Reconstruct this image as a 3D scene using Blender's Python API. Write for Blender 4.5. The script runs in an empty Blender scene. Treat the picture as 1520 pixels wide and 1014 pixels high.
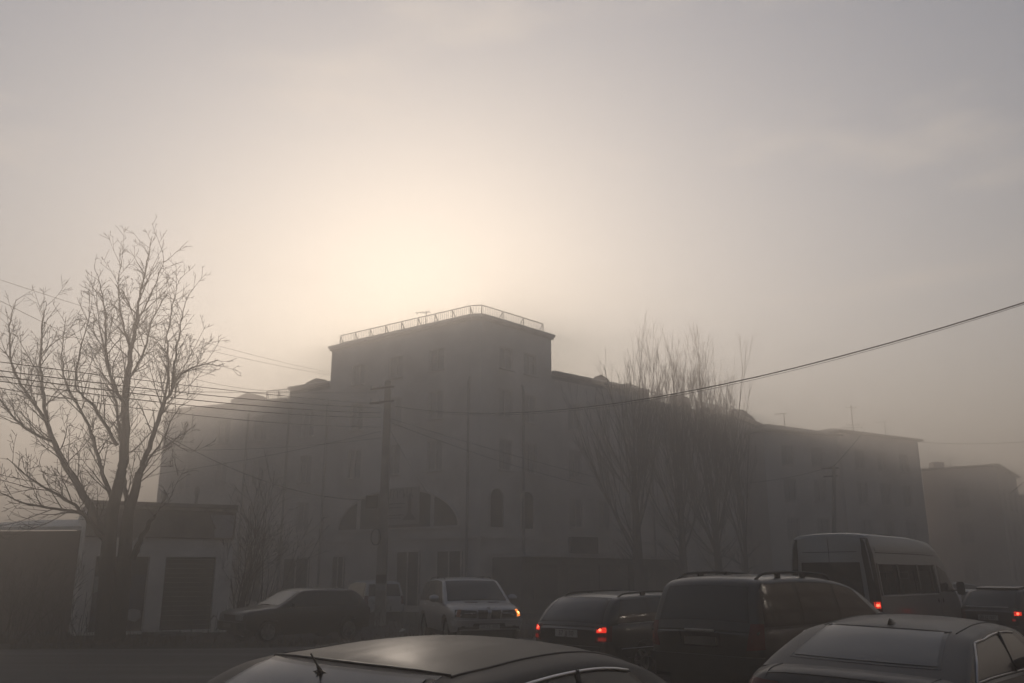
import bpy, bmesh, math, random
from mathutils import Vector, Matrix
from mathutils.bvhtree import BVHTree
from mathutils.geometry import tessellate_polygon

random.seed(7)
sc = bpy.context.scene
COL = sc.collection
R = math.radians

# ------------------------------------------------------------------ camera
FPX, HOR, CAMZ = 1300.0, 853.0, 1.78          # focal length and horizon in photo pixels, eye height
PITCH = math.atan((HOR - 507.0) / FPX)
cam = bpy.data.cameras.new('camera')
camo = bpy.data.objects.new('camera', cam)
COL.objects.link(camo)
cam.sensor_width = 36.0
cam.lens = FPX / 1520.0 * 36.0
cam.clip_end = 3000.0
camo.location = (0, 0, CAMZ)
camo.rotation_euler = (math.pi / 2 + PITCH, 0, 0)
sc.camera = camo

# ------------------------------------------------------------------ sky and sun
SUN_EL, SUN_AZ = R(16.35), R(-6.6)
world = bpy.data.worlds.new('World')
sc.world = world
world.use_nodes = True
wn = world.node_tree
bg = wn.nodes['Background']
sky = wn.nodes.new('ShaderNodeTexSky')
sky.sky_type = 'NISHITA'
sky.sun_disc = False
sky.sun_elevation = SUN_EL
sky.sun_rotation = SUN_AZ
sky.air_density = 1.0
sky.dust_density = 0.7
sky.ozone_density = 1.0
tc = wn.nodes.new('ShaderNodeTexCoord')
mp = wn.nodes.new('ShaderNodeMapping'); mp.inputs['Scale'].default_value = (1.0, 1.0, 3.2)
mp.inputs['Location'].default_value = (0.35, 0.1, 0.62)
wn.links.new(tc.outputs['Generated'], mp.inputs['Vector'])
cn = wn.nodes.new('ShaderNodeTexNoise'); cn.inputs['Scale'].default_value = 3.1
cn.inputs['Detail'].default_value = 7.0; cn.inputs['Roughness'].default_value = 0.52
wn.links.new(mp.outputs[0], cn.inputs['Vector'])
cr = wn.nodes.new('ShaderNodeMapRange'); cr.interpolation_type = 'SMOOTHSTEP'
cr.inputs['From Min'].default_value = 0.53; cr.inputs['From Max'].default_value = 0.74
cr.inputs['To Min'].default_value = 0.0; cr.inputs['To Max'].default_value = 0.34
wn.links.new(cn.outputs['Fac'], cr.inputs['Value'])
cx = wn.nodes.new('ShaderNodeMix'); cx.data_type = 'RGBA'
cx.inputs['B'].default_value = (11.0, 9.6, 8.2, 1)            # thin cloud, lit like the sky it drifts in
wn.links.new(cr.outputs['Result'], cx.inputs['Factor'])
wn.links.new(sky.outputs[0], cx.inputs['A'])
wn.links.new(cx.outputs['Result'], bg.inputs[0])
bg.inputs[1].default_value = 0.05

sunl = bpy.data.lights.new('sun', 'SUN')
suno = bpy.data.objects.new('sun', sunl)
COL.objects.link(suno)
sund = Vector((math.sin(SUN_AZ) * math.cos(SUN_EL), math.cos(SUN_AZ) * math.cos(SUN_EL), math.sin(SUN_EL)))
suno.rotation_euler = sund.to_track_quat('Z', 'Y').to_euler()
sunl.energy = 5.0
sunl.angle = R(4.0)
sunl.color = (1.0, 0.855, 0.715)

sc.view_settings.view_transform = 'Standard'
sc.view_settings.look = 'None'
sc.view_settings.exposure = 0.76
sc.view_settings.gamma = 1.0
sc.view_settings.use_curve_mapping = False
sc.cycles.max_bounces = 8
sc.cycles.volume_bounces = 2
sc.cycles.transparent_max_bounces = 12
sc.cycles.use_denoising = True
sc.cycles.sample_clamp_indirect = 6.0

HAZE_DENSITY, HAZE_G = 0.0225, 0.5


# ------------------------------------------------------------------ from photo pixels to places
def ray(px, py):
    u, v = px - 760.0, 507.0 - py
    c, s = math.cos(PITCH), math.sin(PITCH)
    return Vector((u, FPX * c - v * s, FPX * s + v * c))


def at(px, py, y):
    d = ray(px, py)
    return Vector((0, 0, CAMZ)) + d * (y / d.y)


def hit(px, py, z):
    d = ray(px, py)
    return Vector((0, 0, CAMZ)) + d * ((z - CAMZ) / d.z)


def gz(x, y):
    t = max(0.0, y - 24.0)
    return -0.012 * t if t < 40 else -0.48 - 0.002 * (t - 40)


# ------------------------------------------------------------------ materials
MATS = {}


def pm(name, col, rough=0.7, var=0.2, scale=6.0, detail=4.0, metallic=0.0, coat=0.0, bump=0.0, bscale=40.0,
       stretch=(1, 1, 1), spec=0.5, rvar=0.0, col2=None, coat_rough=0.08):
    """a principled material whose colour drifts with noise"""
    if name in MATS:
        return MATS[name]
    m = bpy.data.materials.new(name)
    m.use_nodes = True
    nt = m.node_tree
    b = nt.nodes['Principled BSDF']
    b.inputs['Roughness'].default_value = rough
    b.inputs['Metallic'].default_value = metallic
    b.inputs['Coat Weight'].default_value = coat
    b.inputs['Coat Roughness'].default_value = coat_rough
    b.inputs['Specular IOR Level'].default_value = spec
    t = nt.nodes.new('ShaderNodeTexCoord')
    mpn = nt.nodes.new('ShaderNodeMapping')
    mpn.inputs['Scale'].default_value = stretch
    nt.links.new(t.outputs['Object'], mpn.inputs['Vector'])
    n = nt.nodes.new('ShaderNodeTexNoise')
    n.inputs['Scale'].default_value = scale
    n.inputs['Detail'].default_value = detail
    nt.links.new(mpn.outputs[0], n.inputs['Vector'])
    rr = nt.nodes.new('ShaderNodeValToRGB')
    lo = tuple(c * (1 - var) for c in col)
    hi = tuple(min(1, c * (1 + var)) for c in (col2 or col))
    rr.color_ramp.elements[0].position = 0.3
    rr.color_ramp.elements[1].position = 0.7
    rr.color_ramp.elements[0].color = (*lo, 1)
    rr.color_ramp.elements[1].color = (*hi, 1)
    nt.links.new(n.outputs['Fac'], rr.inputs['Fac'])
    nt.links.new(rr.outputs['Color'], b.inputs['Base Color'])
    if rvar:
        mr = nt.nodes.new('ShaderNodeMapRange')
        mr.inputs['To Min'].default_value = max(0, rough - rvar)
        mr.inputs['To Max'].default_value = min(1, rough + rvar)
        mr.inputs['From Min'].default_value = 0.3
        mr.inputs['From Max'].default_value = 0.7
        nt.links.new(n.outputs['Fac'], mr.inputs['Value'])
        nt.links.new(mr.outputs[0], b.inputs['Roughness'])
    if bump:
        n2 = nt.nodes.new('ShaderNodeTexNoise')
        n2.inputs['Scale'].default_value = bscale
        n2.inputs['Detail'].default_value = 5
        nt.links.new(mpn.outputs[0], n2.inputs['Vector'])
        bp = nt.nodes.new('ShaderNodeBump')
        bp.inputs['Strength'].default_value = bump
        bp.inputs['Distance'].default_value = 0.02
        nt.links.new(n2.outputs['Fac'], bp.inputs['Height'])
        nt.links.new(bp.outputs[0], b.inputs['Normal'])
    MATS[name] = m
    return m


def lamp(name, col, strength, base=None):
    if name in MATS:
        return MATS[name]
    m = bpy.data.materials.new(name)
    m.use_nodes = True
    b = m.node_tree.nodes['Principled BSDF']
    b.inputs['Base Color'].default_value = (*(base or col), 1)
    b.inputs['Emission Color'].default_value = (*col, 1)
    b.inputs['Emission Strength'].default_value = strength
    b.inputs['Roughness'].default_value = 0.2
    MATS[name] = m
    return m


def clear_glass(name, tint, mix):
    m = bpy.data.materials.new(name)
    m.use_nodes = True
    nt = m.node_tree
    b = nt.nodes['Principled BSDF']
    b.inputs['Base Color'].default_value = (0.01, 0.01, 0.012, 1)
    b.inputs['Roughness'].default_value = 0.08
    tr = nt.nodes.new('ShaderNodeBsdfTransparent')
    tr.inputs[0].default_value = (*tint, 1)
    mx = nt.nodes.new('ShaderNodeMixShader')
    mx.inputs[0].default_value = mix
    nt.links.new(b.outputs[0], mx.inputs[1])
    nt.links.new(tr.outputs[0], mx.inputs[2])
    nt.links.new(mx.outputs[0], nt.nodes['Material Output'].inputs['Surface'])
    MATS[name] = m
    return m


def dusty_paint(name, col, metallic=0.0, rough=0.3, dust=0.25, dustcol=(0.16, 0.14, 0.115), streak=(1.2, 14, 1), coat=0.6, coat_rough=0.12, spec=0.5):
    """car paint under road dust: noise blotches and run-off streaks, thicker on faces that look up"""
    m = bpy.data.materials.new(name)
    m.use_nodes = True
    nt = m.node_tree
    b = nt.nodes['Principled BSDF']
    b.inputs['Metallic'].default_value = metallic
    b.inputs['Specular IOR Level'].default_value = spec
    b.inputs['Coat Weight'].default_value = coat
    b.inputs['Coat Roughness'].default_value = coat_rough
    t = nt.nodes.new('ShaderNodeTexCoord')
    mpn = nt.nodes.new('ShaderNodeMapping')
    mpn.inputs['Scale'].default_value = streak
    nt.links.new(t.outputs['Object'], mpn.inputs['Vector'])
    n = nt.nodes.new('ShaderNodeTexNoise')
    n.inputs['Scale'].default_value = 2.2
    n.inputs['Detail'].default_value = 6
    n.inputs['Roughness'].default_value = 0.6
    nt.links.new(mpn.outputs[0], n.inputs['Vector'])
    g = nt.nodes.new('ShaderNodeNewGeometry')
    sep = nt.nodes.new('ShaderNodeSeparateXYZ')
    nt.links.new(g.outputs['Normal'], sep.inputs[0])
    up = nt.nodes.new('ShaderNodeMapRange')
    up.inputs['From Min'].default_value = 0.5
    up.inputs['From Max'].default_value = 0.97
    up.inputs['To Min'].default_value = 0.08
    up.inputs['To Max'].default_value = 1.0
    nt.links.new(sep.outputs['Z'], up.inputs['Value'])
    nr = nt.nodes.new('ShaderNodeMapRange')
    nr.inputs['From Min'].default_value = 0.25
    nr.inputs['From Max'].default_value = 0.75
    nr.inputs['To Min'].default_value = dust * 0.55
    nr.inputs['To Max'].default_value = dust * 1.35
    nt.links.new(n.outputs['Fac'], nr.inputs['Value'])
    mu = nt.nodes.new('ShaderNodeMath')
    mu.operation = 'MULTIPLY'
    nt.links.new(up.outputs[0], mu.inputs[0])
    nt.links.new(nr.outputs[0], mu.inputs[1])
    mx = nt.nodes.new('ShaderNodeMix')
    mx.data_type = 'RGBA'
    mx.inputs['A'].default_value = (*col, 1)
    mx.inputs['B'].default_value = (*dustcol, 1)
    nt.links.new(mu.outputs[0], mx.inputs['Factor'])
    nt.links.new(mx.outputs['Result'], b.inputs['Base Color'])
    ro = nt.nodes.new('ShaderNodeMapRange')
    ro.inputs['To Min'].default_value = rough
    ro.inputs['To Max'].default_value = min(1, rough + 0.45)
    nt.links.new(mu.outputs[0], ro.inputs['Value'])
    nt.links.new(ro.outputs[0], b.inputs['Roughness'])
    MATS[name] = m
    return m


def M(name):
    return MATS[name]


pm('plaster', (0.74, 0.68, 0.625), 0.9, 0.22, 0.35, bump=0.3, bscale=6)
pm('plaster_far', (0.74, 0.68, 0.63), 0.9, 0.2, 0.3)
pm('plaster_pale', (0.70, 0.68, 0.64), 0.85, 0.16, 1.1, bump=0.25, bscale=12)
pm('trim_stone', (0.68, 0.63, 0.58), 0.85, 0.15, 2.0)
pm('roof_sheet', (0.09, 0.08, 0.075), 0.6, 0.25, 1.0)
pm('iron', (0.03, 0.03, 0.03), 0.6, 0.2, 8)
pm('window_frame', (0.64, 0.60, 0.56), 0.6, 0.2, 3)
pm('window_glass', (0.56, 0.525, 0.49), 0.12, 0.3, 0.6, spec=0.6)
pm('shop_dark', (0.085, 0.078, 0.07), 0.6, 0.3, 1.5)
pm('shop_glass', (0.10, 0.095, 0.09), 0.15, 0.3, 0.8)
pm('shop_row', (0.15, 0.14, 0.13), 0.8, 0.3, 1.0)
pm('sign_board', (0.20, 0.18, 0.165), 0.7, 0.3, 1.4)
pm('shop_sign', (0.05, 0.05, 0.07), 0.5, 0.2, 2)
pm('awning', (0.075, 0.07, 0.065), 0.8, 0.2, 3)
pm('banner_cloth', (0.36, 0.34, 0.32), 0.8, 0.06, 2)
pm('banner_print', (0.04, 0.03, 0.035), 0.8, 0.1, 2)
pm('concrete_pole', (0.30, 0.28, 0.26), 0.9, 0.2, 2.5, bump=0.2, bscale=14)
pm('wire', (0.012, 0.012, 0.012), 0.6, 0.1, 4)
pm('bark', (0.022, 0.017, 0.014), 0.95, 0.35, 5, stretch=(3, 3, 0.6), bump=0.7, bscale=18)
pm('twig', (0.022, 0.017, 0.015), 0.9, 0.25, 3)
pm('poplar_bark', (0.15, 0.125, 0.11), 0.95, 0.3, 3)
pm('dead_leaf', (0.07, 0.045, 0.025), 0.9, 0.3, 5)
pm('shrub_twig', (0.055, 0.036, 0.028), 0.9, 0.3, 3)
pm('brick_red', (0.075, 0.042, 0.035), 0.95, 0.3, 1.6, bump=0.4, bscale=16)
pm('asphalt', (0.036, 0.034, 0.032), 0.7, 0.6, 1.1, detail=8, stretch=(0.10, 1.3, 1), bump=0.35, bscale=60, rvar=0.18)
pm('dirt', (0.030, 0.025, 0.021), 0.95, 0.4, 0.8, detail=8, bump=0.6, bscale=9)
pm('dry_grass', (0.075, 0.055, 0.032), 0.95, 0.35, 2.0)
pm('kerb_stone', (0.16, 0.15, 0.14), 0.9, 0.25, 2, bump=0.3, bscale=20)
pm('rubber', (0.012, 0.012, 0.012), 0.85, 0.2, 10)
pm('rim_alloy', (0.22, 0.22, 0.22), 0.4, 0.3, 5, metallic=0.8)
pm('black_trim', (0.010, 0.010, 0.011), 0.5, 0.2, 8)
pm('black_gloss', (0.008, 0.008, 0.009), 0.25, 0.2, 8)
pm('chrome', (0.55, 0.55, 0.56), 0.28, 0.08, 3, metallic=1.0)
pm('car_glass', (0.006, 0.007, 0.008), 0.10, 0.2, 3, spec=0.6, rvar=0.04, coat=0.3)
pm('dusty_glass', (0.016, 0.017, 0.018), 0.20, 0.3, 2.2, detail=7, spec=0.6, coat=0.6, coat_rough=.15, rvar=0.07, stretch=(1, 4, 1))
pm('plate_white', (0.42, 0.42, 0.40), 0.5, 0.1, 9)
pm('plate_ink', (0.02, 0.02, 0.02), 0.6, 0.1, 9)
pm('lens_clear', (0.22, 0.23, 0.24), 0.15, 0.25, 6, spec=0.8)
pm('lens_red', (0.09, 0.006, 0.005), 0.2, 0.2, 6)
pm('lens_amber', (0.22, 0.07, 0.01), 0.2, 0.2, 6)
pm('seat_cloth', (0.03, 0.028, 0.03), 0.9, 0.2, 6)
pm('curtain', (0.12, 0.035, 0.03), 0.9, 0.25, 6)
pm('poster_blue', (0.035, 0.045, 0.085), 0.6, 0.4, 1.2)
pm('poster_white', (0.34, 0.35, 0.37), 0.7, 0.15, 2)
pm('shutter', (0.055, 0.05, 0.046), 0.8, 0.3, 1.6)
pm('paper', (0.5, 0.5, 0.48), 0.9, 0.1, 4)
pm('pipe', (0.34, 0.315, 0.29), 0.7, 0.2, 3)
lamp('red_lit', (1.0, 0.03, 0.012), 0.6, (0.3, 0.01, 0.01))
lamp('red_core', (1.0, 0.10, 0.05), 3.2, (0.4, 0.02, 0.02))
lamp('red_dim', (1.0, 0.03, 0.012), 0.10, (0.12, 0.008, 0.008))
lamp('amber_lit', (1.0, 0.25, 0.04), 1.1, (0.4, 0.1, 0.02))
lamp('amber_core', (1.0, 0.42, 0.12), 5.0, (0.5, 0.2, 0.05))
clear_glass('bus_glass', (0.50, 0.50, 0.50), 0.72)


# ------------------------------------------------------------------ mesh helpers
class MB:
    def __init__(self):
        self.v, self.f = [], []

    def add(self, vs, fs):
        o = len(self.v)
        self.v += [Vector(p) for p in vs]
        self.f += [tuple(i + o for i in f) for f in fs]

    def box(self, lo, hi, mat=None):
        x0, y0, z0 = lo
        x1, y1, z1 = hi
        vs = [(x0, y0, z0), (x1, y0, z0), (x1, y1, z0), (x0, y1, z0), (x0, y0, z1), (x1, y0, z1), (x1, y1, z1), (x0, y1, z1)]
        if mat is not None:
            vs = [mat @ Vector(p) for p in vs]
        self.add(vs, [(0, 3, 2, 1), (4, 5, 6, 7), (0, 1, 5, 4), (1, 2, 6, 5), (2, 3, 7, 6), (3, 0, 4, 7)])

    def bar(self, a, b, w, h=None):
        """a square bar from a to b"""
        h = h or w
        a, b = Vector(a), Vector(b)
        d = (b - a).normalized()
        s = d.cross(Vector((0, 0, 1)))
        if s.length < 1e-4:
            s = Vector((1, 0, 0))
        s.normalize()
        t = s.cross(d)
        vs = []
        for p in (a, b):
            for i, j in ((-1, -1), (1, -1), (1, 1), (-1, 1)):
                vs.append(p + s * (i * w / 2) + t * (j * h / 2))
        self.add(vs, [(0, 1, 2, 3), (7, 6, 5, 4), (0, 4, 5, 1), (1, 5, 6, 2), (2, 6, 7, 3), (3, 7, 4, 0)])

    def tube(self, pts, rad, n=6, cap=True):
        pts = [Vector(p) for p in pts]
        if not hasattr(rad, '__len__'):
            rad = [rad] * len(pts)
        vs = []
        up = Vector((0.13, 0.21, 0.97)).normalized()
        for i, p in enumerate(pts):
            d = (pts[min(i + 1, len(pts) - 1)] - pts[max(i - 1, 0)])
            if d.length < 1e-9:
                d = Vector((0, 0, 1))
            d.normalize()
            s = d.cross(up)
            if s.length < 0.05:
                s = d.cross(Vector((1, 0, 0)))
            s.normalize()
            t = d.cross(s)
            for k in range(n):
                a = 2 * math.pi * k / n
                vs.append(p + (s * math.cos(a) + t * math.sin(a)) * rad[i])
        fs = []
        for i in range(len(pts) - 1):
            for k in range(n):
                k2 = (k + 1) % n
                fs.append((i * n + k, i * n + k2, (i + 1) * n + k2, (i + 1) * n + k))
        if cap and n > 2:
            fs.append(tuple(range(n))[::-1])
            fs.append(tuple((len(pts) - 1) * n + k for k in range(n)))
        self.add(vs, fs)

    def prism(self, pts, z0, z1):
        n = len(pts)
        vs = [(p[0], p[1], z0) for p in pts] + [(p[0], p[1], z1) for p in pts]
        self.add(vs, [tuple(range(n))[::-1], tuple(range(n, 2 * n))] + [(i, (i + 1) % n, n + (i + 1) % n, n + i) for i in range(n)])

    def plate(self, poly, frame, t):
        """a flat polygon (s,z) in a wall frame (origin, along, normal) with thickness t"""
        o, d, nrm = frame
        vs = []
        for k in (0, t):
            for s, z in poly:
                vs.append(Vector((o.x + d.x * s + nrm.x * k, o.y + d.y * s + nrm.y * k, z)))
        n = len(poly)
        self.add(vs, [tuple(range(n))[::-1], tuple(range(n, 2 * n))] + [(i, (i + 1) % n, n + (i + 1) % n, n + i) for i in range(n)])

    def grid(self, rows):
        """rows of points -> quads"""
        n = len(rows[0])
        vs = [p for r in rows for p in r]
        fs = []
        for i in range(len(rows) - 1):
            for k in range(n - 1):
                fs.append((i * n + k, i * n + k + 1, (i + 1) * n + k + 1, (i + 1) * n + k))
        self.add(vs, fs)

    def mesh(self, name, mat=None, origin=None, smooth=None):
        o = Vector(origin) if origin is not None else Vector((0, 0, 0))
        me = bpy.data.meshes.new(name)
        me.from_pydata([tuple(p - o) for p in self.v], [], self.f)
        bm = bmesh.new()
        bm.from_mesh(me)
        bmesh.ops.recalc_face_normals(bm, faces=bm.faces)
        bm.to_mesh(me)
        bm.free()
        if smooth is not None:
            me.polygons.foreach_set('use_smooth', [True] * len(me.polygons))
            if smooth > 0:
                me.set_sharp_from_angle(angle=R(smooth))
        if mat:
            me.materials.append(M(mat) if isinstance(mat, str) else mat)
        me.update()
        return me

    def build(self, name, mat, parent=None, origin=None, smooth=None):
        ob = bpy.data.objects.new(name, self.mesh(name, mat, origin, smooth))
        COL.objects.link(ob)
        if parent is not None:
            ob.parent = parent
        return ob


def tag(o, label=None, cat=None, group=None, kind=None):
    if label:
        o['label'] = label
    if cat:
        o['category'] = cat
    if group:
        o['group'] = group
    if kind:
        o['kind'] = kind
    return o


def empty(name, loc, rz=0.0):
    o = bpy.data.objects.new(name, None)
    o.location = loc
    o.rotation_euler = (0, 0, rz)
    o.empty_display_size = 0.3
    COL.objects.link(o)
    return o


def link(name, me, parent, loc=(0, 0, 0), rz=0.0):
    o = bpy.data.objects.new(name, me)
    o.location = loc
    o.rotation_euler = (0, 0, rz)
    COL.objects.link(o)
    o.parent = parent
    return o


def hermite(pts, x):
    """smooth interpolation of sorted (x, value) control points"""
    if x <= pts[0][0]:
        return pts[0][1]
    if x >= pts[-1][0]:
        return pts[-1][1]
    for i in range(len(pts) - 1):
        if pts[i][0] <= x <= pts[i + 1][0]:
            x0, y0 = pts[i]
            x1, y1 = pts[i + 1]
            h = x1 - x0
            d = (y1 - y0) / h

            def slope(j):
                if j == 0 or j == len(pts) - 1:
                    return d
                a = (pts[j][1] - pts[j - 1][1]) / (pts[j][0] - pts[j - 1][0])
                c = (pts[j + 1][1] - pts[j][1]) / (pts[j + 1][0] - pts[j][0])
                return 0.0 if a * c <= 0 else 2 * a * c / (a + c)
            m0, m1 = slope(i), slope(i + 1)
            t = (x - x0) / h
            return ((2 * t**3 - 3 * t**2 + 1) * y0 + (t**3 - 2 * t**2 + t) * h * m0 + (-2 * t**3 + 3 * t**2) * y1 + (t**3 - t**2) * h * m1)


def catmull(pts, per=6):
    """a smooth curve through points of any dimension"""
    P = [Vector(p) for p in pts]
    out = []
    for i in range(len(P) - 1):
        p0 = P[i - 1] if i > 0 else P[0] * 2 - P[1]
        p1, p2 = P[i], P[i + 1]
        p3 = P[i + 2] if i + 2 < len(P) else P[-1] * 2 - P[-2]
        for k in range(per):
            t = k / per
            out.append(0.5 * ((2 * p1) + (p2 - p0) * t + (2 * p0 - 5 * p1 + 4 * p2 - p3) * t * t + (3 * p1 - p0 - 3 * p2 + p3) * t**3))
    out.append(P[-1])
    return out


def text_mesh(body, size, mat, name='text'):
    cu = bpy.data.curves.new(name, 'FONT')
    cu.body = body
    cu.size = size
    cu.align_x = 'CENTER'
    cu.align_y = 'CENTER'
    cu.extrude = 0.002
    ob = bpy.data.objects.new(name, cu)
    COL.objects.link(ob)
    dg = bpy.context.evaluated_depsgraph_get()
    me = bpy.data.meshes.new_from_object(ob.evaluated_get(dg))
    bpy.data.objects.remove(ob)
    me.materials.clear()
    me.materials.append(M(mat))
    return me


# ================================================================== ground and road
def build_ground():
    xs = [-400, -250, -150, -90, -60, -40, -25, -12, 0, 12, 25, 40, 60, 90, 150, 250, 400]
    ys = [-400, -200, -80, -20, 0, 12, 24, 34, 44, 54, 64, 90, 140, 250, 400]
    mb = MB()
    mb.grid([[(x, y, gz(x, y)) for x in xs] for y in ys])
    tag(mb.build('ground', 'dirt', smooth=0), kind='structure')
    far = [(-130, 23.0), (-60, 22.6), (-30, 22.3), (-12, 22.5), (-5, 23.2), (0, 26.5), (8, 32), (25, 46), (60, 76), (140, 140)]
    mb = MB()
    x, rows = -130.0, []
    while x <= 140:
        fy = hermite(far, x)
        ny = max(-60.0, fy - 90)
        n = 34
        rows.append([(x, ny + (fy - ny) * (k / n), gz(x, ny + (fy - ny) * (k / n)) + 0.02) for k in range(n + 1)])
        x += 2.0
    mb.grid(rows)
    tag(mb.build('road', 'asphalt', smooth=0), kind='structure')
    # made-up mound far left, added to darken the low sky through the fog
    rng = random.Random(2)
    rows = []
    for j in range(13):
        y = 95 + j * 11
        rows.append([(-150 + i * 5, y, gz(0, y) - .5 + 13.0 * math.sin(math.pi * j / 12) ** 1.2 * math.sin(math.pi * min(1, max(0, (i - 0) / 25.0))) ** .8 + rng.uniform(-.5, .5)) for i in range(26)])
    mb = MB()
    mb.grid(rows)
    tag(mb.build('darkening_mound', 'dirt', smooth=0), kind='structure')
    return far


FAR = build_ground()


# ================================================================== walls with openings
def frame_of(A, B):
    d = Vector((B[0] - A[0], B[1] - A[1], 0))
    L = d.length
    d.normalize()
    return (Vector((A[0], A[1], 0)), d, Vector((d.y, -d.x, 0))), L


def facade(mb, A, B, z0, z1, openings=(), depth=0.2):
    fr, L = frame_of(A, B)
    o, d, n = fr
    ss = sorted({0.0, L} | {min(max(q, 0), L) for op in openings for q in op[:2]})
    zs = sorted({z0, z1} | {q for op in openings for q in op[2:4]})

    def P(s, z, k=0.0):
        return Vector((o.x + d.x * s - n.x * k, o.y + d.y * s - n.y * k, z))
    for i in range(len(ss) - 1):
        for j in range(len(zs) - 1):
            sm, zm = (ss[i] + ss[i + 1]) / 2, (zs[j] + zs[j + 1]) / 2
            if any(op[0] < sm < op[1] and op[2] < zm < op[3] for op in openings):
                continue
            mb.add([P(ss[i], zs[j]), P(ss[i + 1], zs[j]), P(ss[i + 1], zs[j + 1]), P(ss[i], zs[j + 1])], [(0, 1, 2, 3)])
    for s0, s1, a, b in (op[:4] for op in openings):
        mb.add([P(s0, a), P(s1, a), P(s1, b), P(s0, b), P(s0, a, depth), P(s1, a, depth), P(s1, b, depth), P(s0, b, depth)],
               [(0, 4, 5, 1), (1, 5, 6, 2), (2, 6, 7, 3), (3, 7, 4, 0)])
    return fr, L


WIN_CACHE = {}


def window_meshes(w, h, style):
    key = (round(w, 2), round(h, 2), style)
    if key in WIN_CACHE:
        return WIN_CACHE[key]
    f = MB()
    t = 0.07
    f.box((-w / 2, -0.05, 0), (-w / 2 + t, 0.05, h))
    f.box((w / 2 - t, -0.05, 0), (w / 2, 0.05, h))
    f.box((-w / 2 + t, -0.05, 0), (w / 2 - t, 0.05, t))
    f.box((-w / 2 + t, -0.05, h - t), (w / 2 - t, 0.05, h))
    if style == 'sash':
        f.box((-0.035, -0.04, t), (0.035, 0.04, h - t))
        f.box((-w / 2 + t, -0.037, h * 0.68), (-0.035, 0.037, h * 0.68 + 0.05))
        f.box((0.035, -0.037, h * 0.68), (w / 2 - t, 0.037, h * 0.68 + 0.05))
    if style == 'shop':
        for k in (-1, 1):
            f.box((k * w / 6 - 0.03, -0.04, t), (k * w / 6 + 0.03, 0.04, h - t))
    f.box((-w / 2 - 0.08, -0.32, -0.07), (w / 2 + 0.08, 0.0, -0.004))
    p = MB()
    p.box((-w / 2 + t, 0.06, t), (w / 2 - t, 0.075, h - t))
    WIN_CACHE[key] = (f.mesh('window', 'window_frame'), p.mesh('pane', 'window_glass'))
    return WIN_CACHE[key]


def put_window(root, fr, s0, s1, z0, z1, style='sash'):
    o, d, n = fr
    w, h = s1 - s0, z1 - z0
    fm, pme = window_meshes(w, h, style)
    p = o + d * ((s0 + s1) / 2) - n * 0.13
    loc = Vector((p.x, p.y, z0)) - Vector(root.location)
    ob = link('window', fm, root, loc, math.atan2(d.y, d.x))
    link('pane', pme, ob)
    return ob


def openings_for(L, floors, bay, w, margin=1.0, skip=()):
    n = max(1, int((L - 2 * margin) / bay + 0.5))
    st = (L - 2 * margin) / n
    ops = []
    for k in range(n):
        c = margin + st * (k + 0.5)
        for fi, (a, b) in enumerate(floors):
            if (k, fi) in skip:
                continue
            ops.append((c - w / 2, c + w / 2, a, b))
    return ops


def off(p, n, k):
    return (p[0] + n.x * k, p[1] + n.y * k)


def cornice(root, A, B, z, out=0.35, h=0.3, mat='trim_stone', name='cornice', ext=0.0):
    fr, L = frame_of(A, B)
    o, d, n = fr
    mb = MB()
    for k, (a, b, q) in enumerate(((0, h * 0.45, out * 0.5), (h * 0.45 + 0.002, h, out))):
        p0, p1 = o - d * ext, o + d * (L + ext)
        pts = [off(p0, n, q), off(p1, n, q), off(p1, n, -0.3), off(p0, n, -0.3)]
        mb.prism(pts, z + a, z + b)
    return mb.build(name, mat, root, root.location)


def railing(root, A, B, z, panels, h=0.75, inset=0.0, flip=False):
    """posts, rails, pickets and one diagonal brace per panel; every panel its own part"""
    A, B = Vector((A[0], A[1], 0)), Vector((B[0], B[1], 0))
    for k in range(panels):
        a = A.lerp(B, k / panels)
        b = A.lerp(B, (k + 1) / panels)
        mb = MB()
        zz = Vector((0, 0, z))
        mb.bar(a + zz, a + zz + Vector((0, 0, h)), 0.07)
        if k == panels - 1:
            mb.bar(b + zz, b + zz + Vector((0, 0, h)), 0.07)
        mb.bar(a + zz + Vector((0, 0, h + 0.025)), b + zz + Vector((0, 0, h + 0.025)), 0.05)
        mb.bar(a + zz + Vector((0, 0, 0.1)), b + zz + Vector((0, 0, 0.1)), 0.035)
        e = a.lerp(b, 0.22) if not flip else b.lerp(a, 0.22)
        s = a if not flip else b
        mb.bar(s + zz + Vector((0, 0, h)), e + zz + Vector((0, 0, 0.05)), 0.05)
        n = max(3, int((b - a).length / 0.16))
        for i in range(1, n):
            c = a.lerp(b, i / n)
            mb.bar(c + zz + Vector((0, 0, 0.1)), c + zz + Vector((0, 0, h)), 0.022)
        mb.build('railing_panel', 'iron', root, root.location)


def drainpipe(root, p, n, z0, z1):
    mb = MB()
    q = Vector((p[0] + n.x * 0.14, p[1] + n.y * 0.14, 0))
    mb.tube([q + Vector((0, 0, z0)), q + Vector((0, 0, z1 - 0.3)), q + Vector((-n.x * .1, -n.y * .1, z1))], 0.075, 7)
    for z in (z0 + 2.5, (z0 + z1) / 2, z1 - 2):
        mb.box((q.x - .1, q.y - .1, z), (q.x + .1, q.y + .1, z + .06))
    mb.build('drainpipe', 'pipe', root, root.location)


# ================================================================== the corner building
FL = [(4.7, 6.6), (7.9, 9.8), (11.1, 12.9)]


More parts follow.
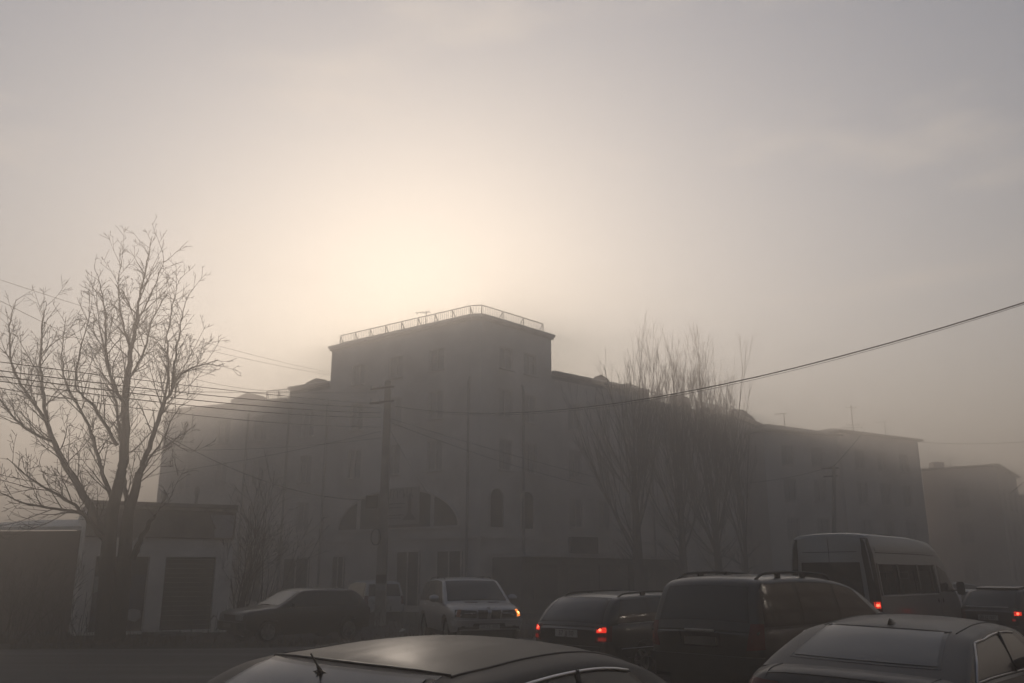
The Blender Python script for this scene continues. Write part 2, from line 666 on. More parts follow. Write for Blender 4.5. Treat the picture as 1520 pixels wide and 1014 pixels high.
def main_building():
    zt, zm, zl = 17.0, 14.6, 13.8
    TL, T1, T2, TR = hit(493, 521, zt), hit(699, 475, zt), hit(716, 474, zt), hit(818, 504, zt)
    L1, L2 = hit(431, 580, zm), hit(246, 613, zl)
    # right wing: raised part, lower part, end block
    R1, R2, R3 = hit(961, 584, zm), hit(1086, 624, zl), hit(1130, 634, 14.3)
    base = Vector(((T1.x + T2.x) / 2, (T1.y + T2.y) / 2, gz(0, 52)))
    root = empty('corner_building', base)
    tag(root, 'long four storey plastered corner block with a taller railed corner tower', 'building')
    back = Vector((0.0, 1, 0))
    O = root.location
    z0 = -1.0
    wall = MB()
    fronts = []

    def front(A, B, z1, ops, nm=None):
        fr, L = facade(wall, A, B, z0, z1, ops)
        fronts.append((fr, L, ops))
        return fr, L

    # --- tower, left face: great arched window over the entrance, rows of windows above
    L = (Vector((TL.x, TL.y)) - Vector((T1.x, T1.y))).length
    ops = [o_ for o_ in openings_for(L, FL[1:] + [(14.2, 15.6)], 3.1, 1.25)]
    trL, LL = front(TL, T1, zt, ops)
    fr, _ = front(T1, T2, zt, [])
    Lr = (Vector((T2.x, T2.y)) - Vector((TR.x, TR.y))).length
    opsr = openings_for(Lr, FL[1:] + [(14.2, 15.6)], 3.0, 1.2)
    trR, LR = front(T2, TR, zt, opsr)
    # tower sides and back
    dep = 9.0
    TBL, TBR = TL + back * dep, TR + back * dep
    facade(wall, TBL, TL, z0, zt)
    facade(wall, TR, TBR, z0, zt)
    facade(wall, TBR, TBL, z0, zt)
    # --- left wing
    Ll = (L1 - TL).to_2d().length
    f1, _ = front((L1.x, L1.y), (TL.x, TL.y), zm, openings_for(Ll, FL, 3.0, 1.2, 0.5))
    Ll2 = (L2 - L1).to_2d().length
    f2, _ = front((L2.x, L2.y), (L1.x, L1.y), zl, openings_for(Ll2, FL, 3.05, 1.2, 0.8))
    facade(wall, L2 + back * 12, L2, z0, zl)
    facade(wall, L1, L1 + back * 11, z0, zm)
    facade(wall, TL + back * 12, L2 + back * 12, z0, zl)
    # --- right wing
    f3, l3 = front((TR.x, TR.y), (R1.x, R1.y), zm, openings_for((R1 - TR).to_2d().length, FL, 2.9, 1.2, 0.7))
    f4, l4 = front((R1.x, R1.y), (R2.x, R2.y), zl, openings_for((R2 - R1).to_2d().length, FL, 3.0, 1.2, 0.5))
    f5, l5 = front((R2.x, R2.y), (R3.x, R3.y), 14.3, openings_for((R3 - R2).to_2d().length, FL, 2.8, 1.2, 0.5))
    facade(wall, R3, R3 + back * 10, z0, 14.3)
    facade(wall, R1, R1 + back * 10, z0, zm)
    facade(wall, R3 + back * 10, TR + back * 10, z0, zl)
    wall.build('wall', 'plaster', root, O)

    for fr, L, ops in fronts:
        for s0, s1, a, b in ops:
            put_window(root, fr, s0, s1, a, b)

    # roofs
    rf = MB()
    rf.prism([TL + back * .2, T1 + back * .2, T2 + back * .2, TR + back * .2, TBR, TBL], zt - 0.25, zt - 0.05)
    rf.build('roof', 'roof_sheet', root, O)
    rf = MB()
    rf.prism([L1, TL, TL + back * 11.8, L1 + back * 10.9], zm - 0.3, zm - 0.06)
    rf.prism([L2 + back * .2, L1 + back * .2, L1 + back * 11.9, L2 + back * 11.9], zl - 0.3, zl - 0.06)
    rf.build('roof', 'roof_sheet', root, O)
    rf = MB()
    rf.prism([TR, R1, R1 + back * 9.9, TR + back * 9.9], zm - 0.3, zm - 0.06)
    rf.prism([R1 + back * .2, R2 + back * .2, R2 + back * 9.8, R1 + back * 9.8], zl - 0.3, zl - 0.06)
    rf.prism([R2, R3, R3 + back * 9.8, R2 + back * 9.8], 14.0, 14.24)
    rf.build('roof', 'roof_sheet', root, O)

    # cornices
    cornice(root, TL, T1, zt, 0.26, 0.3, ext=0.14)
    cornice(root, T1, T2, zt + 0.004, 0.25, 0.29)
    cornice(root, T2, TR, zt, 0.26, 0.3, ext=0.14)
    cornice(root, L1, TL, zm, 0.3, 0.22)
    cornice(root, L2, L1, zl, 0.3, 0.22)
    cornice(root, TR, R1, zm, 0.3, 0.22)
    cornice(root, R1, R2, zl, 0.3, 0.22)
    cornice(root, R2, R3, 14.3, 0.3, 0.2)
    # string course over the shops
    for A, B in ((L2, L1), (L1, TL), (TL, T1), (T1, T2), (T2, TR), (TR, R1), (R1, R2), (R2, R3)):
        cornice(root, A, B, 3.75, 0.16, 0.2, name='string_course')

    # railings on the tower and on the wing roofs
    a, b, c = Vector(hit(505, 511, zt + .35)), Vector(hit(698, 468, zt + .35)), Vector(hit(715, 467, zt + .35))
    d = Vector(hit(806, 494, zt + .35))
    railing(root, a, b, zt + .32, 8, 0.62)
    railing(root, b, c, zt + .32, 1, 0.62)
    railing(root, c, d, zt + .32, 3, 0.62, flip=True)
    railing(root, L1.lerp(L2, 0.18), L1, zl + .22, 2, 0.7)
    railing(root, R1, R1.lerp(R2, 0.22), zl + .22, 2, 0.7)
    railing(root, R1.lerp(R2, .55), R1.lerp(R2, .98), zl + .22, 3, 0.7)

    # attic boxes and dormers that break the roof line
    def dormer(pa, pb, z, h, peak=0.0, depth=3.5):
        mb = MB()
        pa, pb = Vector((pa.x, pa.y, 0)), Vector((pb.x, pb.y, 0))
        e = (pa + pb) / 2
        pts = [pa, pb, pb + back * depth, pa + back * depth]
        mb.prism(pts, z, z + h)
        if peak:
            zz = z + h
            vs = [Vector((p.x, p.y, zz + .004)) for p in pts] + [Vector((e.x, e.y, zz + peak)), Vector((e.x, e.y, zz + peak)) + back * depth]
            mb.add(vs, [(0, 1, 4), (2, 3, 5), (1, 2, 5, 4), (3, 0, 4, 5)])
        mb.build('dormer', 'roof_sheet', root, O)
    dormer(TL.lerp(L1, .62), TL.lerp(L1, .12), zm + .2, 0.18, 0.25)
    dormer(L1.lerp(L2, .46), L1.lerp(L2, .20), zl + .2, 0.35, 0.45)
    dormer(TR.lerp(R1, .12), TR.lerp(R1, .40), zm + .2, 0.1, 0.0)
    dormer(TR.lerp(R1, .42), TR.lerp(R1, .58), zm + .2, 0.22, 0.28)
    dormer(TR.lerp(R1, .70), TR.lerp(R1, .92), zm + .2, 0.1, 0.2)
    dormer(R1.lerp(R2, .25), R1.lerp(R2, .48), zl + .2, 0.9, 0.15)
    dormer(R1.lerp(R2, .62), R1.lerp(R2, .80), zl + .2, 0.35, 0.1)
    dormer(R2.lerp(R3, .05), R2.lerp(R3, .8), 14.5, 0.3, 0.35)

    # drainpipes where the facades meet
    for p, fr in ((TL, trL), (TL.lerp(L1, .95), f1), (L1.lerp(L2, .3), f2), (T1, trL), (TR.lerp(T2, .45), trR), (R1, f3), (R2, f4)):
        drainpipe(root, (p.x, p.y), fr[2], 0.3, 13.4)

    # tower ground storey: the arched three-light window, doorways, piers
    o, d, n = trL

    def s_at(px):                      # distance along the tower's left face at a photo column
        best = min(range(0, 400), key=lambda k: abs(project(o + d * (LL * k / 400) + Vector((0, 0, 5)))[0] - px))
        return LL * best / 400
    s0, sm0, sm1, s1 = s_at(502), s_at(531), s_at(645), s_at(683)
    sc_, hw, hh, zb = (s0 + s1) / 2, (s1 - s0) / 2, 2.45, 4.55

    def arch(sa, sb, k):
        top = [(s, zb + hh * math.sqrt(max(0.0, 1 - ((s - sc_) / hw) ** 2))) for s in [sa + (sb - sa) * i / k for i in range(k + 1)]]
        return [(sb, zb), (sa, zb)] + [q for q in top if q[1] > zb + 0.01]
    frn = (o - n * 0.0, d, n)
    aw = empty('arched_window', Vector((0, 0, 0)))
    aw.parent = root
    for sa, sb in ((s0, sm0), (sm0 + .25, sm1 - .25), (sm1, s1)):
        mb = MB()
        mb.plate(arch(sa, sb, 10), (o + n * 0.012, d, n), 0.02)
        mb.build('pane', 'shop_glass', aw, O)
    mb = MB()
    pts = [Vector((o.x + d.x * s + n.x * .05, o.y + d.y * s + n.y * .05, z)) for s, z in
           [(sc_ + hw * math.cos(a), zb + hh * math.sin(a)) for a in [math.pi * i / 24 for i in range(25)]]]
    mb.tube(pts, 0.11, 6)
    mb.bar(pts[0] + Vector((0, 0, -.05)), pts[-1] + Vector((0, 0, -.05)), 0.2, 0.16)
    for s in (sm0 + .12, sm1 - .12):
        h_ = hh * math.sqrt(1 - ((s - sc_) / hw) ** 2)
        p = o + d * s + n * .05
        mb.bar(p + Vector((0, 0, zb)), p + Vector((0, 0, zb + h_)), 0.26, 0.12)
    mb.build('frame', 'trim_stone', aw, O)

    def door(fr, s0, s1, h, mat='shop_dark', nm='shop_door'):
        o, d, n = fr
        mb = MB()
        mb.plate([(s0, 0), (s1, 0), (s1, h), (s0, h)], (o + n * .02, d, n), 0.05)
        ob = mb.build(nm, mat, root, O)
        mb = MB()
        for sa in (s0, s1 - .1, (s0 + s1) / 2 - .05):
            mb.plate([(sa, 0), (sa + .1, 0), (sa + .1, h), (sa, h)], (o + n * .075, d, n), 0.04)
        mb.plate([(s0, h), (s1, h), (s1, h + .12), (s0, h + .12)], (o + n * .02, d, n), 0.12)
        mb.build('door_frame', 'window_frame', ob, O)
    door(trL, s_at(497), s_at(515), 2.9)
    door(trL, s_at(591), s_at(626), 3.1)
    door(trL, s_at(650), s_at(688), 3.1)
    for k in range(3):
        door(f2, 2 + 3.4 * k, 3.5 + 3.4 * k, 2.6)
    door(f1, .5, 3.0, 2.8)
    # narrow arched windows on the tower's right face
    o, d, n = trR
    for s in (LR * .2, LR * .62):
        mb = MB()
        top = [(s + .55 * math.cos(a), 6.2 + .55 * math.sin(a)) for a in [math.pi * i / 10 for i in range(11)]]
        mb.plate([(s - .55, 4.5), (s + .55, 4.5)] + top, (o + n * .012, d, n), 0.02)
        w_ = mb.build('arched_pane', 'shop_glass', root, O)
        mb = MB()
        pts = [(s + .6, 4.5)] + [(s + .6 * math.cos(a), 6.2 + .6 * math.sin(a)) for a in [math.pi * i / 10 for i in range(11)]] + [(s - .6, 4.5)]
        mb.tube([Vector((o.x + d.x * q + n.x * .04, o.y + d.y * q + n.y * .04, z)) for q, z in pts], 0.07, 5)
        mb.build('frame', 'trim_stone', w_, O)
    # shop row with a canopy along the right wing
    o, d, n = f3
    q0, q1 = T2.lerp(TR, .15), R1
    frc, Lc = frame_of(q0, q1)
    oc, dc, nc = frc
    nc = n
    sh = MB()
    pts = [off(q0, nc, 2.6), off(q1, nc, 2.2), off(q1, nc, .05), off(q0, nc, .05)]
    sh.prism(pts, -.6, 2.75)
    sh.build('shop_front', 'shop_row', root, O)
    mb = MB()
    pts = [off(q0, nc, 3.4), off(q1, nc, 3.0), off(q1, nc, .05), off(q0, nc, .05)]
    mb.prism(pts, 2.76, 2.95)
    mb.build('canopy', 'trim_stone', root, O)
    for k in range(5):
        mb = MB()
        a = Vector((*off(q0, nc, 2.64), 0)).lerp(Vector((*off(q1, nc, 2.24), 0)), .06 + .19 * k)
        b = Vector((*off(q0, nc, 2.64), 0)).lerp(Vector((*off(q1, nc, 2.24), 0)), .06 + .19 * k + .13)
        mb.bar(a + Vector((0, 0, 1.4)), b + Vector((0, 0, 1.4)), 0.06, 1.9)
        mb.build('shop_window', 'shop_glass', root, O)
    mb = MB()
    a, b = at(846, 815, 52.5), at(886, 815, 53.5)
    mb.bar(Vector((a.x, a.y, 3.45)), Vector((b.x, b.y, 3.45)), 0.3, 0.95)
    mb.build('sign_box', 'shop_sign', root, O)

    # banner hung over the middle of the arched window: its own thing
    o, d, n = trL
    bs0, bs1 = s_at(577), s_at(627)
    bz0, bz1 = 4.75, 7.0
    bm_ = (bs0 + bs1) / 2
    bo = o + d * bm_ + n * .3
    br = empty('shop_banner', Vector((bo.x, bo.y, bz0)))
    tag(br, 'pale banner with dark lettering and a flared dark figure over the arched window', 'banner')
    mb = MB()
    mb.plate([(bs0, bz0), (bs1, bz0), (bs1, bz1), (bs0, bz1)], (o + n * .28, d, n), 0.03)
    mb.build('cloth', 'banner_cloth', br, br.location)
    w_ = bs1 - bs0
    mb = MB()
    fx = bs0 + w_ * .72
    prof = [(0.02, 1.75), (.10, 1.62), (.07, 1.5), (.13, 1.3), (.12, 1.0), (.09, .8), (.16, .55), (.42, .28), (.46, .2)]
    poly = [(fx + a * w_ * .42, bz0 + b * 1.05 + .05) for a, b in prof] + [(fx - a * w_ * .42, bz0 + b * 1.05 + .05) for a, b in reversed(prof)]
    mb.plate(poly, (o + n * .314, d, n), 0.004)
    mb.build('printed_figure', 'banner_print', br, br.location)
    mb = MB()
    for z, l in ((1.25, .50), (1.02, .44), (.55, .46), (.38, .4)):
        mb.plate([(bs0 + .08 * w_, bz0 + z), (bs0 + (.08 + l) * w_, bz0 + z), (bs0 + (.08 + l) * w_, bz0 + z + .06), (bs0 + .08 * w_, bz0 + z + .06)], (o + n * .314, d, n), 0.004)
    mb.build('printed_line', 'banner_print', br, br.location)
    tm = text_mesh('ՄՈԴԱ', 0.78, 'banner_print')
    p = o + d * (bs0 + w_ * .40) + n * .32
    t_ = link('lettering', tm, br, Vector((p.x, p.y, bz1 - .42)) - br.location)
    t_.rotation_euler = (math.pi / 2, 0, math.atan2(d.y, d.x))
    return dict(TL=TL, T1=T1, T2=T2, TR=TR, L1=L1, L2=L2, R1=R1, R2=R2, R3=R3)


def project(p):
    x, y, z = p.x, p.y, p.z - CAMZ
    c, s = math.cos(PITCH), math.sin(PITCH)
    yy, zz = y * c + z * s, -y * s + z * c
    return 760 + FPX * x / yy, 507 - FPX * zz / yy


MAIN = main_building()


# ================================================================== the houses down the street
def hip_block(root, A, B, z0, z1, depth, rise, ridge0, ridge1, floors, ridge_back=.5, mat='plaster_far', bay=3.1):
    """one walled block with a hipped roof; ridge0..ridge1 are fractions along the front"""
    O = root.location
    fr, L = frame_of(A, B)
    o, d, n = fr
    wall = MB()
    ops = openings_for(L, floors, bay, 1.25, .8)
    facade(wall, A, B, z0, z1, ops)
    bk = -n
    A2, B2 = Vector((A[0], A[1], 0)) + bk * depth, Vector((B[0], B[1], 0)) + bk * depth
    sops = openings_for(depth, floors, 3.4, 1.2, 1.0)
    facade(wall, B, B2, z0, z1, sops)
    facade(wall, A2, A, z0, z1)
    facade(wall, B2, A2, z0, z1)
    wall.build('wall', mat, root, O)
    for op in ops:
        put_window(root, fr, *op)
    frs, _ = frame_of(B, B2)
    for op in sops:
        put_window(root, frs, *op)
    e = 0.35
    P = [Vector((*off(A, n, e), 0)) - d * e, Vector((*off(B, n, e), 0)) + d * e, B2 - n * e + d * e, A2 - n * e - d * e]
    r0 = Vector((A[0], A[1], 0)) + d * (L * ridge0) + bk * (depth * ridge_back)
    r1 = Vector((A[0], A[1], 0)) + d * (L * ridge1) + bk * (depth * ridge_back)
    mb = MB()
    vs = [Vector((p.x, p.y, z1 - .02)) for p in P] + [Vector((p.x, p.y, z1 + .16)) for p in P]
    vs += [Vector((r0.x, r0.y, z1 + rise)), Vector((r1.x, r1.y, z1 + rise))]
    mb.add(vs, [(0, 1, 2, 3), (0, 1, 5, 4), (1, 2, 6, 5), (2, 3, 7, 6), (3, 0, 4, 7), (4, 5, 9, 8), (6, 7, 8, 9), (5, 6, 9), (7, 4, 8)])
    mb.build('roof', 'roof_sheet', root, O)
    return fr, L


def street_houses():
    fl4 = [(1.2, 3.0), (4.4, 6.2), (7.5, 9.3), (10.4, 12.0)]
    a = MAIN['R3']
    z1 = 13.0
    b = hit(1243, 648, z1)
    c = hit(1362, 655, z1 + .3)
    r = empty('gabled_house', Vector((b.x, b.y, -.6)))
    tag(r, 'four storey house with two low hipped roofs beyond the poplars', 'building')
    a2 = hit(1132, 640, z1)
    hip_block(r, (a2.x, a2.y), (b.x, b.y), -1, z1, 11, 1.75, .62, .70, fl4)
    hip_block(r, (b.x + .05, b.y - .3), (c.x, c.y), -1, z1 + .3, 10, 1.5, .50, .66, fl4)
    a = hit(1368, 699, 11.0)
    b = hit(1478, 692, 11.0)
    r = empty('flat_roofed_house', Vector((a.x, a.y, -.8)))
    tag(r, 'flat roofed house past the hipped one, paler in the fog', 'building')
    hip_block(r, (a.x, a.y), (b.x, b.y), -1, 11.0, 12, .3, .1, .9, fl4[:3])
    mb = MB()
    m_ = a.lerp(b, .4)
    mb.box((m_.x - .5, m_.y + 2, 11.1), (m_.x + .5, m_.y + 3, 11.9))
    mb.build('chimney', 'plaster_far', r, r.location)
    a = hit(1476, 727, 10.0)
    b = hit(1580, 752, 9.0)
    r = empty('last_house', Vector((a.x, a.y, -.9)))
    tag(r, 'faint lowest house at the right edge, farthest down the street', 'building')
    hip_block(r, (a.x, a.y), (b.x, b.y), -1, 9.6, 12, 1.2, .12, .5, fl4[:3])
    mb = MB()
    m_ = a.lerp(b, .2)
    mb.box((m_.x - .6, m_.y + 4.5, 10.2), (m_.x + .6, m_.y + 5.5, 11.6))
    mb.build('chimney', 'plaster_far', r, r.location)


street_houses()


def near_side():
    """the houses on the photographer's own side of the street: out of frame, seen only as reflections in the car windows"""
    fl = [(1.2, 3.0), (4.4, 6.2), (7.5, 9.3), (10.4, 12.0)]
    r = empty('brick_row_house', Vector((26, 11, 0)))
    tag(r, 'dark brick house row across the street, reflected in the slate sedan windows', 'building')
    hip_block(r, (44, 32), (13, -8), -.5, 13.0, 10, 1.6, .1, .9, fl, mat='brick_red')
    r = empty('brick_corner_house', Vector((-14, -12, 0)))
    tag(r, 'dark brick house behind the photographer, reflected in car tailgates', 'building')
    hip_block(r, (12.5, -9), (-40, -15), -.5, 12.0, 10, 1.6, .1, .9, fl, mat='brick_red')


near_side()


# ================================================================== the low shop and the brick shed on the left
def low_shop():
    A, B = at(113, 900, 28.6), at(339, 900, 30.8)
    fr, L = frame_of(A, B)
    o, d, n = fr
    bk = -n
    r = empty('low_shop', Vector((o.x + d.x * L / 2, o.y + d.y * L / 2, 0)))
    O = r.location
    tag(r, 'low pale kiosk shop with dark sign band and two bays behind the bare tree', 'shop')

    def s_at(px):
        return L * min(range(400), key=lambda k: abs(project(o + d * (L * k / 400) + Vector((0, 0, 1.5)))[0] - px)) / 400
    e0, e1, e2, e3 = s_at(137), s_at(219), s_at(243), s_at(318)
    zl, zb0, zb1, zr = 2.35, 2.95, 3.85, 4.02
    w = MB()
    facade(w, A, B, -.1, zb0, [(e0, e1, .02, zl), (e2, e3, .02, zl)], depth=.3)
    dp = 6.0
    A2, B2 = A + bk * dp, B + bk * dp
    facade(w, B, B2, -.1, zb1)
    facade(w, A2, A, -.1, zb1)
    facade(w, B2, A2, -.1, zb1)
    w.build('wall', 'plaster_pale', r, O)
    mb = MB()
    mb.prism([off(A, n, .35) , off(B, n, .35), off(B2, -d * 0 + n * 0, 0), off(A2, n, 0)], zb1 + .11, zr + .06)
    mb.build('roof', 'sign_board', r, O)
    sb = MB()
    sb.plate([(0, zb0 + .01), (L, zb0 + .01), (L, zb1), (0, zb1)], (o - n * .02, d, n), 0.14)
    sgn = sb.build('sign_band', 'sign_board', r, O)
    sp = s_at(305)
    mb = MB()
    mb.plate([(sp + .15, zb0 + .04), (L - .08, zb0 + .04), (L - .05, zb1 - .1), (sp - .05, zb1 - .1), (sp + .02, zb1 - .3), (sp + .2, zb1 - .55), (sp + .12, zb0 + .3)], (o + n * .124, d, n), 0.02)
    mb.build('sign_picture', 'poster_white', sgn, O)
    mb = MB()
    mb.plate([(0, zb1 + .004), (L, zb1 + .004), (L, zb1 + .1), (0, zb1 + .1)], (o + n * .13, d, n), 0.12)
    mb.build('eave_board', 'pipe', r, O)
    # left bay: printed display panels behind the trunk
    bay = MB()
    bay.plate([(e0, .02), (e1, .02), (e1, zl), (e0, zl)], (o - n * .3, d, n), 0.02)
    bo = bay.build('display_window', 'shop_dark', r, O)
    wd = e1 - e0
    for a, b, z0, z1, m in ((.02, .45, .35, 1.75, 'poster_blue'), (.47, .98, .55, 1.78, 'poster_blue')):
        mb = MB()
        mb.plate([(e0 + wd * a, z0), (e0 + wd * b, z0), (e0 + wd * b, z1), (e0 + wd * a, z1)], (o - n * .27, d, n), 0.015)
        mb.build('poster', m, bo, O)
    mb = MB()
    mb.plate([(e0 + wd * .04, 1.2), (e0 + wd * .4, 1.5), (e0 + wd * .4, 1.72), (e0 + wd * .04, 1.72)], (o - n * .25, d, n), 0.01)
    mb.build('poster_print', 'poster_white', bo, O)
    mb = MB()
    mb.plate([(e0 + wd * q, z) for q, z in ((.50, .28), (.62, .42), (.74, .36), (.86, .30), (.96, .45), (.93, .66), (.8, .72), (.66, .66), (.56, .7), (.5, .5))], (o - n * .25, d, n), 0.01)
    mb.build('poster_print', 'poster_white', bo, O)
    for q in (0.0, .46, .985):
        mb = MB()
        mb.plate([(e0 + wd * q, .02), (e0 + wd * q + .05, .02), (e0 + wd * q + .05, zl), (e0 + wd * q, zl)], (o - n * .24, d, n), 0.05)
        mb.build('mullion', 'window_frame', bo, O)
    # right bay: closed slatted shutter
    sh = empty('roller_shutter', Vector((0, 0, 0)))
    sh.parent = r
    k, z = 0, .03
    while z < zl - .02:
        mb = MB()
        z2 = min(z + .145, zl - .01)
        mb.plate([(e2, z), (e3, z), (e3, z2), (e2, z2)], (o - n * (.26 + .008 * (k % 2)), d, n), 0.03)
        mb.build('slat', 'shutter', sh, O)
        z += .15
        k += 1
    # two flues on the roof
    for px, pt, pb in ((241, 728, 757), (290, 722, 760)):
        p = at(px, pb, 33.0)
        q = at(px, pt, 33.0)
        mb = MB()
        mb.tube([(p.x, p.y, 4.0), (p.x, p.y, q.z)], 0.06, 7)
        mb.tube([(p.x, p.y, q.z - .3), (p.x, p.y, q.z - .05)], 0.1, 7)
        mb.build('flue', 'pipe', r, O)
    # loose kerb stones in front
    for i, px in enumerate((226, 236, 247, 256, 266, 275, 287)):
        p = hit(px, 941 + (i % 3), 0.0)
        mb = MB()
        t = .14 + .05 * ((i * 7) % 3)
        mb.box((-.16 - t, -.09, -.02), (.1 + t, .1, .05 + .02 * (i % 2)), Matrix.Translation((p.x, p.y, 0)) @ Matrix.Rotation(.3 * math.sin(i * 2.1), 4, 'Z'))
        ob = mb.build('kerb_stone', 'kerb_stone', None, (p.x, p.y, 0))
        ob.location = (p.x, p.y, 0)
        tag(ob, ('leftmost', 'second', 'third', 'middle', 'fifth', 'sixth', 'rightmost')[i] + ' pale broken kerb stone in the row before the shuttered bay', 'kerb stone', 'broken kerb stones before the low shop')
    # brick shed to the left
    A, B = at(-90, 900, 31.5), at(112, 900, 31.0)
    r = empty('brick_shed', Vector(((A.x + B.x) / 2, (A.y + B.y) / 2, 0)))
    tag(r, 'low reddish brick shed with pale roof edge at the left border', 'shed')
    O = r.location
    fr, L = frame_of(A, B)
    o, d, n = fr
    zs = at(50, 786, 30).z
    w = MB()
    bk = -n
    for a, b in ((A, B), (B, B + bk * 5), (B + bk * 5, A + bk * 5), (A + bk * 5, A)):
        facade(w, a, b, -.1, zs)
    w.build('wall', 'brick_red', r, O)
    mb = MB()
    a0, b0 = A - d * .3, B + d * .3
    vs = [Vector((*off(a0, n, .3), zs + .02)), Vector((*off(b0, n, .3), zs + .02)), Vector((*off(b0, n, -5.3), zs + .6)), Vector((*off(a0, n, -5.3), zs + .6))]
    vs += [v + Vector((0, 0, .12)) for v in vs]
    mb.add(vs, [(3, 2, 1, 0), (4, 5, 6, 7), (0, 1, 5, 4), (1, 2, 6, 5), (2, 3, 7, 6), (3, 0, 4, 7)])
    mb.build('roof', 'plaster_pale', r, O)


low_shop()


# ================================================================== poles, wires, antennas
POLE_Y = 36.0


def poles():
    b, t = at(565, 905, POLE_Y), at(574, 566, POLE_Y)
    lean = (t.x - b.x)
    base = Vector((b.x, POLE_Y, gz(b.x, POLE_Y)))
    r = empty('concrete_pole', base)
    tag(r, 'tall square concrete power pole with wires, behind the black hatchback', 'power pole')
    H = t.z - base.z
    mb = MB()
    vs, n = [], 4
    for z, w in ((-.3, .21), (H * .5, .165), (H, .12)):
        x = (t.x - b.x) * z / H * .35
        vs += [(x - w, -w, z), (x + w, -w, z), (x + w, w, z), (x - w, w, z)]
    mb.add(vs, [(0, 1, 5, 4), (1, 2, 6, 5), (2, 3, 7, 6), (3, 0, 4, 7), (4, 5, 9, 8), (5, 6, 10, 9), (6, 7, 11, 10), (7, 4, 8, 11), (8, 9, 10, 11)])
    mb.build('shaft', 'concrete_pole', r)
    for k, dz in enumerate((.25, .85)):
        mb = MB()
        mb.bar((-.75, -.1, H - dz - .12), (.25, -.1, H - dz), .07)
        arm = mb.build('cross_arm', 'iron', r)
        for x in (-.7, -.35):
            mb = MB()
            mb.tube([(x, -.1, H - dz - .1), (x, -.1, H - dz + .02), (x, -.1, H - dz + .1)], [.035, .05, .025], 7)
            mb.build('insulator', 'plate_white', arm)
    q0, q1 = at(544, 736, POLE_Y - .3), at(561, 755, POLE_Y - .3)
    mb = MB()
    mb.box((q0.x - base.x, -.42, q1.z - base.z), (q1.x - base.x, -.26, q0.z - base.z))
    sb = mb.build('control_box', 'iron', r)
    mb = MB()
    mb.box((q0.x - base.x + .06, -.435, q1.z - base.z + .06), (q1.x - base.x - .06, -.421, q0.z - base.z - .06))
    mb.build('box_door', 'shop_dark', sb)
    mb = MB()
    c = at(558, 797, POLE_Y - .25)
    mb.tube([(c.x - base.x + .19 * math.cos(a) , -.27, c.z - base.z + .32 * math.sin(a)) for a in [2 * math.pi * i / 20 for i in range(21)]], .02, 5)
    mb.build('cable_coil', 'wire', r)
    for py0, py1, m in ((853, 866, 'shop_dark'), (867, 876, 'poster_white')):
        z0, z1 = at(565, py1, POLE_Y).z - base.z, at(565, py0, POLE_Y).z - base.z
        mb = MB()
        mb.box((-.2, -.235, z0), (.2, -.222, z1))
        mb.build('pasted_notice', m, r)
    # far pole on the right wing's pavement
    y = 50.0
    b, t = at(1250, 870, y), at(1238, 692, y)
    r2 = empty('street_pole', Vector((b.x, y, gz(b.x, y))))
    tag(r2, 'thin far pole in front of the hipped house, above the minibus', 'power pole')
    H = t.z - gz(b.x, y)
    mb = MB()
    mb.tube([(0, 0, -.2), (-.2, 0, H * .5), (t.x - b.x, 0, H)], [.16, .13, .1], 8)
    mb.build('shaft', 'concrete_pole', r2)
    mb = MB()
    mb.bar((t.x - b.x - .7, 0, H - .15), (t.x - b.x + .25, 0, H - .1), .08)
    mb.bar((t.x - b.x - .65, 0, H - .6), (t.x - b.x + .15, 0, H - .55), .08)
    mb.build('cross_arm', 'iron', r2)
    return base, t


POLE_BASE, FAR_POLE_TOP = poles()


def wire(a, b, sag, rad, label, n=22, group=None):
    a, b = Vector(a), Vector(b)
    pts = []
    for i in range(n + 1):
        t = i / n
        p = a.lerp(b, t)
        p.z -= sag * 4 * t * (1 - t)
        pts.append(p)
    mb = MB()
    mb.tube(pts, rad * .8, 5)
    mid = pts[0]
    o = mb.build('overhead_wire', 'wire', None, mid, smooth=0)
    o.location = mid
    return tag(o, label, 'wire', group or 'overhead wires')


